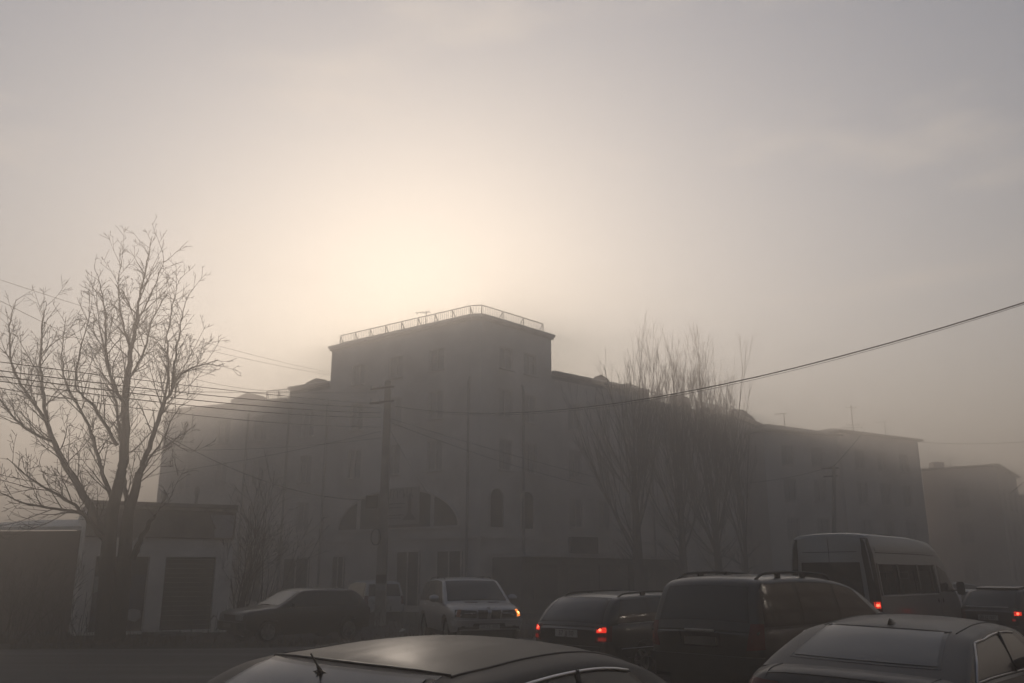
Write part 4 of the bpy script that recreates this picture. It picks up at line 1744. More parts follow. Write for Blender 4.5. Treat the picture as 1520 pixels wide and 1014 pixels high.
    def plate(s, ang, y, z, w=.52, h=.115, txt=None, off=.012, mat='plate_white'):
        u = y if ang == 0 else -y
        c, n = s.cast(ang, u, z, off)
        d = Vector((1, 0, 0)) if ang == 0 else Vector((-1, 0, 0))
        mb = MB()
        x0, x1 = sorted((c.x, c.x + d.x * .012))
        mb.box((x0, y - w / 2, z - h / 2), (x1, y + w / 2, z + h / 2))
        pl = mb.build('number_plate', mat, s.root)
        if txt:
            me = text_mesh(txt, h * .95, 'plate_ink')
            t = link('plate_text', me, pl, (c.x + d.x * .014, y, z))
            t.rotation_euler = (math.pi / 2, 0, math.pi / 2 if ang == 0 else -math.pi / 2)
        return pl

    def wheels(s, rim='rim_alloy', spokes=5):
        xr, xf, r = s.sp['wheels']
        w = .21
        tm = MB()
        prof = [(r * .66, -w / 2 + .01), (r * .93, -w / 2), (r * .99, -w / 2 + .03), (r, 0), (r * .99, w / 2 - .03), (r * .93, w / 2), (r * .66, w / 2 - .01)]
        N = 28
        rows = [[Vector((a * math.cos(2 * math.pi * k / N), y, a * math.sin(2 * math.pi * k / N))) for a, y in prof] for k in range(N + 1)]
        tm.grid(rows)
        rm = MB()
        rows = [[Vector((a * math.cos(2 * math.pi * k / N), y, a * math.sin(2 * math.pi * k / N))) for a, y in ((r * .67, w / 2 - .015), (r * .6, w / 2 - .03), (r * .58, w / 2 - .08), (0.01, w / 2 - .09))] for k in range(N + 1)]
        rm.grid(rows)
        for k in range(spokes):
            a = 2 * math.pi * k / spokes
            rm.bar((0, w / 2 - .04, 0), (r * .62 * math.cos(a), w / 2 - .03, r * .62 * math.sin(a)), r * .17, .05)
        rm.tube([(0, w / 2 - .07, 0), (0, w / 2 - .012, 0)], r * .16, 10)
        tme, rme = tm.mesh('tyre', 'rubber', smooth=40), rm.mesh('rim', rim, smooth=40)
        for x in (xr, xf):
            for sd in (1, -1):
                yy = sd * (s.sp['W'] / 2 - w / 2 - .035)
                e = link('wheel', tme, s.root, (x, yy, r), 0 if sd > 0 else math.pi)
                link('rim', rme, e)

    def mirrors(s, x, z, mat=None, size=(.10, .20, .13), dy=.02):
        for sd in (1, -1):
            p, n = s.cast(90 * sd, -sd * x, z, 0)
            mb = MB()
            a, b, c = size
            y0 = p.y + sd * dy
            rows = []
            for k in range(7):
                t = k / 6
                q = (math.sin(math.pi * (0.12 + .8 * t))) ** .55
                y = y0 + sd * (.05 + b * t)
                rows.append([Vector((x + a / 2 * q * math.cos(g) * (1.25 if math.cos(g) > 0 else .6), y, z + .05 + c / 2 * q * math.sin(g))) for g in [2 * math.pi * i / 12 for i in range(13)]])
            mb.grid(rows)
            n_ = 13
            mb.f.append(tuple(range(12)))
            mb.f.append(tuple(6 * n_ + i for i in range(12)))
            m = mb.build('mirror', mat or s.paint, s.root, smooth=50)
            mb = MB()
            mb.bar((x, p.y - sd * .02, z), (x, y0 + sd * .09, z + .03), .05, .04)
            mb.build('mirror_stalk', 'black_trim', m)

    def roof_rails(s, x0, x1, q, h=.055, mat='black_trim', rad=.017, feet=(0, .5, 1)):
        for sd in (1, -1):
            n = 18
            pts = []
            for k in range(n + 1):
                t = k / n
                x = x0 + (x1 - x0) * t
                y = sd * q * s.hw(x, s.railz(x))
                p, _ = s.castdown(x, y)
                lift = h * min(1, (min(t, 1 - t) / .09)) ** .6
                pts.append(p + Vector((0, 0, lift - .004)))
            mb = MB()
            mb.tube(pts, rad, 7)
            for f in feet:
                k = min(n - 1, max(1, int(f * n)))
                b = pts[k]
                if 0 < f < 1:
                    mb.box((b.x - .06, b.y - .015, b.z - h - .01), (b.x + .06, b.y + .015, b.z))
            mb.build('roof_rail', mat, s.root, smooth=50)

    def roof_line(s, name, mat, pts, rad, off=.001):
        mb = MB()
        mb.tube([s.castdown(x, y, off)[0] for x, y in pts], rad, 5)
        return mb.build(name, mat, s.root, smooth=0)

    def fin(s, x, mat='black_gloss', y=0.0, L=.17, H=.065):
        p, n = s.castdown(x, y)
        mb = MB()
        rows = []
        for k in range(9):
            t = k / 8
            h = H * math.sin(math.pi * min(1, .08 + .60 * (1 - t) ** .8)) if t < 1 else .004
            h = H * (1 - t) ** .75 * (1 if t > .12 else .75 + 2 * t)
            w = .028 * math.sin(math.pi * (.12 + .82 * t)) + .006
            xx = p.x - L / 2 + L * t
            zb = s.castdown(xx, y)[0].z - .003
            rows.append([Vector((xx, y + w, zb)), Vector((xx, y + w * .5, zb + h * .6)), Vector((xx, y, zb + h)), Vector((xx, y - w * .5, zb + h * .6)), Vector((xx, y - w, zb))])
        mb.grid(rows)
        mb.f.append((0, 1, 2, 3, 4))
        mb.build('antenna_fin', mat, s.root, smooth=50)

    def spot(s, ang, u, z, mat, r=.03, parent=None, name='bulb', corner=False):
        if corner:
            u = s.corner_u(ang, u)
        p, n = s.cast(ang, u, z, .012)
        mb = MB()
        a = rnd_perp(n, random.Random(1))
        b = n.cross(a)
        ring = [p + (a * math.cos(2 * math.pi * k / 14) + b * math.sin(2 * math.pi * k / 14)) * r for k in range(14)]
        mb.add(ring + [p + n * r * .4], [(k, (k + 1) % 14, 14) for k in range(14)])
        return mb.build(name, mat, parent or s.root, smooth=0)


# paints
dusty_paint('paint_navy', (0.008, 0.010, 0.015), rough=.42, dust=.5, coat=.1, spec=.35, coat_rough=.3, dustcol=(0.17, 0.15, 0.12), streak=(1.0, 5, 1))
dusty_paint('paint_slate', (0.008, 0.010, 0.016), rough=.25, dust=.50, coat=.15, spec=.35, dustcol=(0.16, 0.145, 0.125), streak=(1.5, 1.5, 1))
dusty_paint('paint_black_van', (0.006, 0.006, 0.007), rough=.35, dust=.10, dustcol=(0.08, 0.07, 0.06), streak=(1.5, 1.5, 1.5))
dusty_paint('paint_black', (0.006, 0.006, 0.007), rough=.3, dust=.10, dustcol=(0.12, 0.105, 0.09), streak=(1.5, 1.5, 1.5))
dusty_paint('paint_silver', (0.42, 0.42, 0.43), metallic=.55, rough=.36, dust=.25, dustcol=(0.15, 0.135, 0.12), streak=(1.5, 1.5, 1.5))
dusty_paint('paint_white', (0.50, 0.50, 0.50), rough=.4, dust=.25, dustcol=(0.25, 0.23, 0.2), streak=(1.5, 1.5, 1.5))
dusty_paint('paint_bus', (0.30, 0.30, 0.295), metallic=.3, rough=.4, dust=.35, dustcol=(0.11, 0.10, 0.088), streak=(1.5, 1.5, 1.5))
dusty_paint('paint_dim_red', (0.018, 0.010, 0.010), rough=.35, dust=.2, dustcol=(0.10, 0.09, 0.08), streak=(1.5, 1.5, 1.5))

SEDAN = dict(L=4.92, W=1.86, H=1.46, sill=.27, wheels=(-1.42, 1.50, .335), tumble=.33, cabin_w=.885,
             belt=[(-2.46, .86), (-2.1, .955), (-1.6, .965), (0, .935), (1.2, .90), (2.0, .82), (2.46, .66)],
             deck=[(-2.46, .96), (-2.3, 1.035), (-1.9, 1.04), (1.3, .97), (1.7, .955), (2.1, .87), (2.36, .76), (2.46, .70)],
             prof=[(-1.86, 1.02), (-1.56, 1.18), (-1.2, 1.345), (-.75, 1.395), (-.2, 1.41), (.25, 1.385), (.58, 1.31), (.95, 1.16), (1.42, .95)],
             drop=[(-1.9, .03), (-1.3, .05), (-.8, .10), (.3, .10), (.75, .05), (1.5, .03)], bow=(.16, .10))


def sedan_parts(c, trim, glass, tail='lens_red'):
    c.end_glass('rear_window', glass, 180, 1.095, .60, 1.325, .50, arc=.0, frame=.035)
    c.end_glass('windscreen', 'car_glass', 0, 1.02, .66, 1.345, .52, arc=.05)
    c.side_windows([(-1.70, -.33, -1.18, -.25), (-.24, .92, -.20, .34)], trim=trim, trim_r=.011)
    for sd in (1, -1):
        c.line('pillar_gap', 'black_trim', 90 * sd, [(sd * .285, c.belt(-.285) + .03), (sd * .225, c.railz(-.225) - .012)], .016, .012)
    c.doors([-1.45, -.28, .95])
    c.wheels()
    c.mirrors(.78, .99)
    c.lights('tail_light', tail, 155, [(.52, .74), (.90, .76), (.90, .93), (.50, .92)])
    c.lights('headlight', 'lens_clear', 30, [(.46, .60), (.86, .66), (.86, .80), (.44, .70)])
    c.patch('grille', 'black_gloss', 0, [(u, .42) for u in c.span(-.4, .4)], [(u, .68) for u in c.span(-.36, .36)])
    c.patch('bumper', c.paint, 180, [(u, .40) for u in c.span(-.86, .86)], [(u, .66) for u in c.span(-.86, .86)], 4, .025)
    c.plate(180, 0, .80, txt=None)


# --- dusty navy sedan close to the camera
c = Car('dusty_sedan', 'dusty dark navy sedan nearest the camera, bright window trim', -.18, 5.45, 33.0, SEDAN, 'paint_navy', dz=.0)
c.root.rotation_euler.x = R(2.0)          # parked on the road's camber
NAVY = c
sedan_parts(c, 'chrome', 'dusty_glass')
for sd in (1, -1):
    xs_ = c.span(-1.12, .72, 20)
    c.roof_line('roof_seam', 'black_trim', [(x, sd * (.80 * c.hw(x, c.railz(x)))) for x in xs_], .007)
c.roof_line('roof_edge_seal', 'black_trim', [(-1.17 + .06 * (y / .55) ** 2, y) for y in c.span(-.56, .56, 20)], .010)
# short rod antenna on a star-shaped foot
p, n = c.castdown(-1.30, .06)
mb = MB()
mb.tube([p, p + Vector((-.008, 0, .022)), p + Vector((-.018, .004, .038))], [.020, .010, .006], 7)
mb.tube([p + Vector((-.018, .004, .038)), p + Vector((-.05, .02, .092))], [.0045, .004], 6)
for a in (0, 1.57, 3.14, 4.71):
    mb.tube([p + Vector((0, 0, .012)), p + Vector((.03 * math.cos(a), .045 * math.sin(a), .004))], [.010, .003], 6)
mb.build('rod_antenna', 'black_trim', c.root)

# --- slate sedan on the right
SEDAN2 = dict(SEDAN, H=1.44, tumble=.40, cabin_w=.925,
              prof=[(-2.05, 1.02), (-1.66, 1.18), (-1.18, 1.335), (-.7, 1.395), (-.15, 1.412), (.35, 1.39), (.72, 1.315), (1.1, 1.16), (1.62, .95)])
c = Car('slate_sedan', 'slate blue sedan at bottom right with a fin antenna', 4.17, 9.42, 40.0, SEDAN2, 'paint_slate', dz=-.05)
c.root.rotation_euler.x = R(1.8)
SLATE = c
sedan_parts(c, 'chrome', 'car_glass')
c.fin(-.98)
for sd in (1, -1):
    c.roof_line('boot_seam', 'black_trim', [(x, sd * (.66 - .04 * (-1.95 - x))) for x in c.span(-1.98, -2.40, 8)], .005)
c.roof_line('boot_seam', 'black_trim', [(-2.385 + .05 * (y / .64) ** 2, y) for y in c.span(-.64, .64, 14)], .006)
for sd in (1, -1):
    c.roof_line('roof_seam', 'black_trim', [(x, sd * (.80 * c.hw(x, c.railz(x)))) for x in c.span(-1.12, .72, 20)], .006)
c.roof_line('roof_edge_seal', 'black_trim', [(-1.17 + .06 * (y / .55) ** 2, y) for y in c.span(-.55, .55, 20)], .007)

# --- black people carrier with roof rails
VAN = dict(L=4.85, W=1.92, H=1.78, sill=.30, wheels=(-1.42, 1.52, .34), tumble=.24, cabin_w=.95,
           belt=[(-2.43, 1.0), (-2.2, 1.06), (-1, 1.06), (.4, 1.02), (1.4, .98), (2.1, .86), (2.43, .68)],
           deck=[(-2.43, 1.03), (1.2, 1.06), (1.6, 1.03), (2.1, .92), (2.35, .80), (2.43, .72)],
           prof=[(-2.40, 1.03), (-2.34, 1.22), (-2.24, 1.50), (-2.10, 1.69), (-1.8, 1.745), (-.8, 1.765), (.1, 1.72), (.6, 1.60), (1.1, 1.35), (1.65, 1.03)],
           drop=[(-2.3, .03), (-2.15, .05), (-1.8, .09), (.2, .09), (.8, .04), (1.6, .03)], bow=(.16, .10), taper=(.17, .05))
c = Car('people_carrier', 'black people carrier with roof rails between estate and slate sedan', 4.35, 14.4, 47.0, VAN, 'paint_black_van')
c.end_glass('rear_window', 'car_glass', 180, 1.18, .70, 1.60, .62, arc=.03)
c.end_glass('windscreen', 'car_glass', 0, 1.10, .70, 1.58, .58, arc=.05)
c.side_windows([(-2.12, -1.25, -2.02, -1.22), (-1.14, -.15, -1.12, -.13), (-.05, 1.32, -.05, .50)])
c.doors([-1.2, -.1, 1.05])
c.wheels()
c.mirrors(.92, 1.08)
c.roof_rails(-1.95, .15, .86, h=.075, rad=.02, feet=(.30, .62))
c.lights('tail_light', 'lens_red', 150, [(.70, .78), (.95, .80), (.95, 1.12), (.78, 1.12)])
c.lights('headlight', 'lens_clear', 30, [(.46, .66), (.88, .70), (.88, .86), (.44, .80)])
c.patch('tailgate_strip', 'chrome', 180, [(u, 1.005) for u in c.span(-.24, .24, 6)], [(u, 1.03) for u in c.span(-.24, .24, 6)], 1, .02)
c.patch('plate_recess', 'black_gloss', 180, [(u, .80) for u in c.span(-.30, .30, 6)], [(u, .99) for u in c.span(-.33, .33, 6)], 2, .004)
c.plate(180, 0, .88, txt=None, mat='shop_dark')
c.patch('bumper', 'black_trim', 180, [(u, .40) for u in c.span(-.92, .92)], [(u, .70) for u in c.span(-.92, .92)], 4, .045)
p, n = c.castdown(-1.15, .30)
mb = MB()
mb.tube([p, p + Vector((-.05, 0, .05))], [.012, .008], 6)
mb.tube([p + Vector((-.06, 0, .012)), p + Vector((.06, 0, .012))], .015, 6)
mb.build('roof_antenna_foot', 'black_trim', c.root)

# --- dark estate car, brake lights on
EST = dict(L=4.85, W=1.80, H=1.48, sill=.27, wheels=(-1.42, 1.42, .32), tumble=.34, cabin_w=.93,
           belt=[(-2.42, .86), (-2.2, .93), (-1, .94), (.4, .92), (1.4, .88), (2.1, .80), (2.42, .64)],
           deck=[(-2.42, .90), (-2.2, .96), (1.2, .95), (1.6, .95), (2.1, .86), (2.35, .76), (2.42, .68)],
           prof=[(-2.38, .92), (-2.22, 1.12), (-2.02, 1.30), (-1.80, 1.405), (-1.4, 1.445), (-.5, 1.465), (.15, 1.43), (.55, 1.34), (.95, 1.16), (1.5, .92)],
           drop=[(-2.3, .03), (-1.9, .05), (-1.5, .09), (.2, .09), (.6, .05), (1.5, .03)], bow=(.16, .12))
c = Car('estate_car', 'black estate car with roof rails and lit red tail lamps', 2.62, 17.5, 45.0, EST, 'paint_black')
c.end_glass('rear_window', 'dusty_glass', 180, 1.0, .66, 1.36, .54, arc=.02)
c.end_glass('windscreen', 'car_glass', 0, .99, .66, 1.35, .52, arc=.05)
c.side_windows([(-2.0, -1.15, -1.72, -1.12), (-1.06, -.16, -1.04, -.12), (-.08, 1.02, -.05, .38)])
c.doors([-1.15, -.12, .92])
c.wheels()
c.mirrors(.74, .98)
c.roof_rails(-1.72, .12, .88, h=.05, rad=.014, feet=(.42,))
for t in c.lights('tail_light', 'lens_red', 155, [(.60, .66), (.88, .68), (.88, .92), (.62, .92)]):
    sd = 1 if t.data.vertices[0].co.y > 0 else -1
    a = 180 - sd * 25
    c.spot(a, sd * .70, .86, 'red_core', .026, t, corner=True)
c.lights('brake_lamp', 'red_lit', 155, [(.64, .82), (.80, .82), (.80, .90), (.64, .90)], off=.011, rows=2)
c.lights('rear_fog_lamp', 'red_dim', 155, [(.66, .69), (.80, .69), (.80, .75), (.66, .75)], off=.011, rows=2)
c.lights('headlight', 'lens_clear', 30, [(.46, .58), (.84, .62), (.84, .76), (.44, .72)])
c.plate(180, .0, .79, .50, .12, '37 JJ 30')
c.patch('bumper', 'black_trim', 180, [(u, .36) for u in c.span(-.88, .88)], [(u, .60) for u in c.span(-.88, .88)], 4, .04)
for sd in (1, -1):
    c.line('side_moulding', 'chrome', 90 * sd, [(-sd * x, .56) for x in c.span(-2.0, 1.9, 20) if min(abs(x - 1.42), abs(x + 1.42)) > .36], .006, .006)
    c.line('belt_moulding', 'chrome', 90 * sd, [(-sd * x, c.belt(x) + .015) for x in c.span(-2.0, 1.1, 16)], .006, .004)

# --- silver off-roader, facing the camera with one amber lamp
SUV = dict(L=4.67, W=1.88, H=1.72, sill=.36, wheels=(-1.42, 1.40, .37), tumble=.24, cabin_w=.955,
           belt=[(-2.33, .95), (-2.1, 1.05), (-1, 1.06), (.4, 1.04), (1.2, 1.02), (1.9, .96), (2.33, .82)],
           deck=[(-2.33, 1.0), (.9, 1.08), (1.25, 1.10), (1.7, 1.075), (2.1, 1.01), (2.25, .95), (2.33, .88)],
           prof=[(-2.26, 1.04), (-2.14, 1.30), (-1.98, 1.52), (-1.75, 1.64), (-1.2, 1.69), (-.4, 1.70), (.12, 1.67), (.40, 1.58), (.75, 1.36), (1.22, 1.06)],
           drop=[(-2.1, .03), (-1.8, .05), (-1.4, .07), (0, .06), (.4, .035), (1.2, .03)], bow=(.15, .10), taper=(.08, .05))
c = Car('silver_offroader', 'silver off-road car facing the camera, amber lamp lit', -1.23, 25.0, 163.0, SUV, 'paint_silver', dz=.0)
c.end_glass('windscreen', 'car_glass', 0, 1.14, .77, 1.61, .66, arc=.02, frame=.03)
c.end_glass('rear_window', 'car_glass', 180, 1.15, .70, 1.56, .60, arc=.03)
c.side_windows([(-2.0, -1.18, -1.80, -1.15), (-1.08, -.12, -1.06, -.08), (-.03, .92, 0, .26)])
c.doors([-1.2, -.08, .85], hz=.09)
c.wheels()
c.mirrors(.70, 1.12, size=(.13, .24, .19))
c.roof_rails(-1.75, .12, .86, h=.045, rad=.015, feet=(.5,))
hl = c.lights('headlight', 'black_gloss', 16, [(.34, .73), (.86, .75), (.86, .92), (.30, .90)])
# the car's left lamp (on the right of the picture) blinks amber; its twin is unlit
c.lights('turn_lamp', 'amber_lit', 34, [(.72, .76), (.82, .77), (.82, .92), (.72, .92)], off=.013, rows=2, sides=(1,))
c.spot(34, .78, .85, 'amber_core', .035, corner=True)
c.lights('turn_lamp', 'lens_amber', 34, [(.72, .76), (.82, .77), (.82, .92), (.72, .92)], off=.013, rows=2, sides=(-1,))
for sd in (1, -1):
    k = c.patch('kidney_grille', 'chrome', 0, [(sd * u, .69) for u in c.span(.03, .30, 8)], [(sd * u, .93 - .02 * abs(u - .16) / .13) for u in c.span(.02, .33, 8)], 5, .016)
    c.patch('grille_bars', 'black_trim', 0, [(sd * u, .71) for u in c.span(.05, .28, 8)], [(sd * u, .905) for u in c.span(.045, .30, 8)], 4, .022, k)
    c.patch('bonnet_vent', 'black_trim', 0, [(sd * u, 1.075) for u in c.span(.14, .44, 6)], [(sd * u, 1.088) for u in c.span(.14, .44, 6)], 1, .012)
    c.spot(0, sd * .66, .56, 'black_trim', .06, None, 'fog_lamp')
p, n = c.cast(0, 0, .965, .008)
mb = MB()
a_, b_ = Vector((0, 1, 0)), n.cross(Vector((0, 1, 0))).normalized()
ring = [p + (a_ * math.cos(2 * math.pi * k / 20) + b_ * math.sin(2 * math.pi * k / 20)) * .041 for k in range(20)]
mb.add(ring + [p + n * .006], [(k, (k + 1) % 20, 20) for k in range(20)])
em = mb.build('emblem', 'black_gloss', c.root)
for q, m in ((0, 'poster_blue'), (1, 'plate_white'), (2, 'poster_blue'), (3, 'plate_white')):
    mb = MB()
    arc = [p + n * .008 + (a_ * math.cos(math.pi / 2 * (q + k / 6)) + b_ * math.sin(math.pi / 2 * (q + k / 6))) * .027 for k in range(7)]
    mb.add([p + n * .008] + arc, [tuple(range(8))])
    mb.build('emblem_quarter', m, em)
c.patch('lower_bumper', 'black_trim', 0, [(u, .38) for u in c.span(-.80, .80)], [(u, .52) for u in c.span(-.78, .78)], 3, .02)
c.patch('bumper', 'paint_silver', 0, [(u, .545) for u in c.span(-.88, .88, 20)], [(u, .68) for u in c.span(-.90, .90, 20)], 4, .035)
c.line('bumper_strip', 'chrome', 0, [(u, .685) for u in c.span(-.84, .84, 20)], .012, .036)
c.patch('centre_intake', 'black_trim', 0, [(u, .53) for u in c.span(-.42, .42)], [(u, .61) for u in c.span(-.40, .40)], 2, .045)
c.plate(0, .0, .515, .52, .115, '34 ZE 500', off=.06)
for sd in (1, -1):
    c.line('wiper', 'black_trim', 0, [(sd * .05 + .3 * k / 6 - (.35 if sd > 0 else 0), 1.125 + .004 * k) for k in range(7)], .010, .015)

# --- old black hatchback parked on the verge
HATCH = dict(L=4.05, W=1.70, H=1.43, sill=.27, wheels=(-1.24, 1.24, .30), tumble=.34, cabin_w=.93,
             belt=[(-2.02, .86), (-1.8, .91), (-.8, .92), (.4, .90), (1.1, .88), (1.7, .83), (2.02, .76)],
             deck=[(-2.02, .90), (.8, .93), (1.05, .945), (1.5, .90), (1.9, .845), (1.98, .81), (2.02, .78)],
             prof=[(-1.97, .90), (-1.80, 1.10), (-1.60, 1.29), (-1.38, 1.385), (-.9, 1.415), (-.2, 1.42), (.14, 1.39), (.34, 1.31), (.66, 1.12), (1.08, .91)],
             drop=[(-1.8, .03), (-1.4, .05), (-1.0, .08), (0, .08), (.3, .045), (1.1, .03)], bow=(.08, .08), taper=(.05, .05))
c = Car('old_hatchback', 'old black hatchback parked on the verge facing left', -6.1, 26.0, 229.0, HATCH, 'paint_black')
c.end_glass('windscreen', 'dusty_glass', 0, .985, .64, 1.325, .53, arc=.02)
c.end_glass('rear_window', 'car_glass', 180, 1.0, .62, 1.31, .54, arc=.02)
c.side_windows([(-1.55, -1.12, -1.32, -1.06), (-1.02, -.22, -1.0, -.18), (-.12, .86, -.12, .22)])
c.doors([-1.0, -.17, .80], handle='black_trim')
c.wheels(spokes=8)
c.mirrors(.62, .93, mat='black_trim')
c.lights('headlight', 'lens_clear', 10, [(.36, .61), (.74, .61), (.74, .75), (.36, .75)])
c.lights('tail_light', 'lens_red', 155, [(.48, .66), (.80, .68), (.80, .86), (.48, .86)])
c.patch('grille', 'black_trim', 0, [(u, .62) for u in c.span(-.34, .34)], [(u, .745) for u in c.span(-.34, .34)], 3, .008)
c.patch('bumper', 'black_trim', 0, [(u, .36) for u in c.span(-.80, .80)], [(u, .57) for u in c.span(-.80, .80)], 4, .06)
c.line('wiper', 'black_trim', 0, [(-.35 + .5 * k / 6, .975 + .012 * k / 6) for k in range(7)], .008, .015)
c.plate(0, 0, .47, .52, .11, None, off=.07, mat='shop_dark')

# --- white off-roader behind the pole
LC = dict(L=4.75, W=1.88, H=1.85, sill=.42, wheels=(-1.40, 1.40, .39), tumble=.24, cabin_w=.945,
          belt=[(-2.37, 1.08), (-2.1, 1.12), (-1, 1.12), (.4, 1.10), (1.2, 1.07), (1.9, 1.0), (2.37, .82)],
          deck=[(-2.37, 1.1), (.9, 1.13), (1.3, 1.14), (1.8, 1.09), (2.2, 1.0), (2.37, .86)],
          prof=[(-2.33, 1.10), (-2.28, 1.35), (-2.20, 1.62), (-2.05, 1.78), (-1.6, 1.83), (-.5, 1.845), (.1, 1.80), (.42, 1.68), (.75, 1.45), (1.2, 1.10)],
          drop=[(-2.2, .03), (-1.9, .05), (-1.4, .08), (0, .08), (.4, .045), (1.2, .03)], bow=(.16, .06), taper=(.12, .04))
c = Car('white_offroader', 'white off-road car seen from behind, half hidden by the concrete pole', -6.55, 41.5, -27.0, LC, 'paint_white', dz=-.12)
c.end_glass('rear_window', 'car_glass', 180, 1.22, .68, 1.68, .62, arc=.02)
c.end_glass('windscreen', 'car_glass', 0, 1.18, .70, 1.68, .60, arc=.04)
c.side_windows([(-2.05, -1.3, -1.9, -1.27), (-1.2, -.2, -1.18, -.16), (-.1, .92, -.1, .3)])
c.doors([-1.25, -.15, .85])
c.wheels()
c.mirrors(.66, 1.18)
c.lights('tail_light', 'lens_red', 150, [(.72, .86), (.93, .86), (.93, 1.2), (.76, 1.2)])
c.patch('tailgate_band', 'chrome', 180, [(u, 1.02) for u in c.span(-.5, .5)], [(u, 1.08) for u in c.span(-.5, .5)], 1, .015)
c.plate(180, 0, .90, .5, .12, None)
c.patch('bumper', 'paint_white', 180, [(u, .46) for u in c.span(-.9, .9)], [(u, .66) for u in c.span(-.9, .9)], 3, .05)
c.lights('headlight', 'lens_clear', 25, [(.5, .80), (.88, .84), (.88, .98), (.5, .94)])

# --- dark crossover ahead on the right, one brake lamp lit
CROSS = dict(L=4.3, W=1.80, H=1.55, sill=.28, wheels=(-1.28, 1.30, .33), tumble=.32, cabin_w=.93,
             belt=[(-2.15, .95), (-1.9, 1.01), (-.8, 1.0), (.4, .97), (1.2, .93), (1.8, .85), (2.15, .68)],
             deck=[(-2.15, .98), (.9, 1.0), (1.2, 1.0), (1.7, .92), (2.05, .80), (2.15, .72)],
             prof=[(-2.10, .98), (-2.0, 1.16), (-1.86, 1.36), (-1.68, 1.47), (-1.2, 1.52), (-.4, 1.53), (.1, 1.49), (.42, 1.39), (.78, 1.20), (1.25, .96)],
             drop=[(-2.0, .03), (-1.7, .05), (-1.3, .08), (0, .08), (.4, .045), (1.2, .03)], bow=(.16, .10))
c = Car('dark_crossover', 'dark crossover with one red lamp lit, right of the minibus', 13.6, 23.6, 62.0, CROSS, 'paint_dim_red', dz=-.06)
c.end_glass('rear_window', 'dusty_glass', 180, 1.08, .64, 1.42, .56, arc=.02)
c.end_glass('windscreen', 'car_glass', 0, 1.06, .66, 1.40, .54, arc=.04)
c.side_windows([(-1.75, -1.2, -1.5, -1.16), (-1.1, -.2, -1.08, -.16), (-.1, .95, -.1, .32)])
c.doors([-1.15, -.15, .88])
c.wheels()
c.mirrors(.7, 1.03)
tl = c.lights('tail_light', 'lens_red', 152, [(.58, .72), (.88, .76), (.88, .98), (.60, .98)])
c.lights('brake_lamp', 'red_lit', 152, [(.66, .86), (.82, .87), (.82, .95), (.66, .95)], off=.012, rows=2, sides=(-1,))
c.spot(208, -.74, .91, 'red_core', .03, corner=True)
c.lights('rear_fog_lamp', 'red_dim', 152, [(.6, .74), (.68, .74), (.68, .79), (.6, .79)], off=.012, rows=2, sides=(-1,))
c.plate(180, .0, .80, .52, .12, '00 LJ 007')
c.line('tailgate_strip', 'chrome', 180, [(u, 1.045) for u in c.span(-.62, .5, 12)], .011, .012)
c.patch('rear_spoiler', 'paint_dim_red', 180, [(u, 1.455) for u in c.span(-.56, .56)], [(u, 1.485) for u in c.span(-.54, .54)], 2, .05)
for sd in (1, -1):
    c.line('side_moulding', 'chrome', 90 * sd, [(-sd * x, .52) for x in c.span(-.85, .85, 10)], .009, .006)
c.patch('bumper', 'black_trim', 180, [(u, .38) for u in c.span(-.86, .86)], [(u, .62) for u in c.span(-.86, .86)], 4, .04)
c.lights('headlight', 'lens_clear', 30, [(.46, .64), (.84, .68), (.84, .82), (.44, .78)])


def far_car(name, label, px, proof, y, heading, sp, paint, dz=0):
    t = at(px, proof, y)
    k = Car(name, label, t.x, y, heading, sp, paint, dz=dz)
    H = sp['H']
    return k


def simple_parts(c, f0, f1, r0, r1):
    c.end_glass('windscreen', 'car_glass', 0, f0[0], f0[1], f1[0], f1[1], arc=.04)
    c.end_glass('rear_window', 'car_glass', 180, r0[0], r0[1], r1[0], r1[1], arc=.02)
    c.wheels()
    c.mirrors(.7, c.belt(.7) + .06)


c = far_car('pale_hatchback', 'pale fogged hatchback just above the dark crossover', 1432, 870, 34, 58, HATCH, 'paint_white', -.05)
c.sp = HATCH
simple_parts(c, (.985, .64), (1.325, .53), (1.0, .62), (1.31, .54))
c.side_windows([(-1.55, -1.12, -1.32, -1.06), (-1.02, -.22, -1.0, -.18), (-.12, .86, -.12, .22)])
c.doors([-1.0, -.17, .80])
c.lights('tail_light', 'lens_red', 155, [(.48, .66), (.80, .68), (.80, .86), (.48, .86)])
c = far_car('grey_estate', 'grey fogged estate car at the right border beyond the crossover', 1530, 878, 31, 66, EST, 'paint_silver', -.05)
simple_parts(c, (.99, .66), (1.35, .52), (1.0, .66), (1.36, .54))
c.side_windows([(-2.0, -1.15, -1.72, -1.12), (-1.06, -.16, -1.04, -.12), (-.08, 1.02, -.05, .38)])
c.doors([-1.15, -.12, .92])
c.lights('tail_light', 'lens_red', 155, [(.60, .66), (.88, .68), (.88, .92), (.62, .92)])
c = far_car('pale_people_carrier', 'pale fogged people carrier by the minibus mirror', 1418, 862, 44, 60, VAN, 'paint_white', -.1)
simple_parts(c, (1.10, .70), (1.58, .58), (1.18, .70), (1.60, .62))
c.side_windows([(-2.12, -1.25, -2.02, -1.22), (-1.14, -.15, -1.12, -.13), (-.05, 1.32, -.05, .50)])
c.doors([-1.2, -.1, 1.05])
c.lights('tail_light', 'lens_red', 150, [(.70, .78), (.95, .80), (.95, 1.12), (.78, 1.12)])


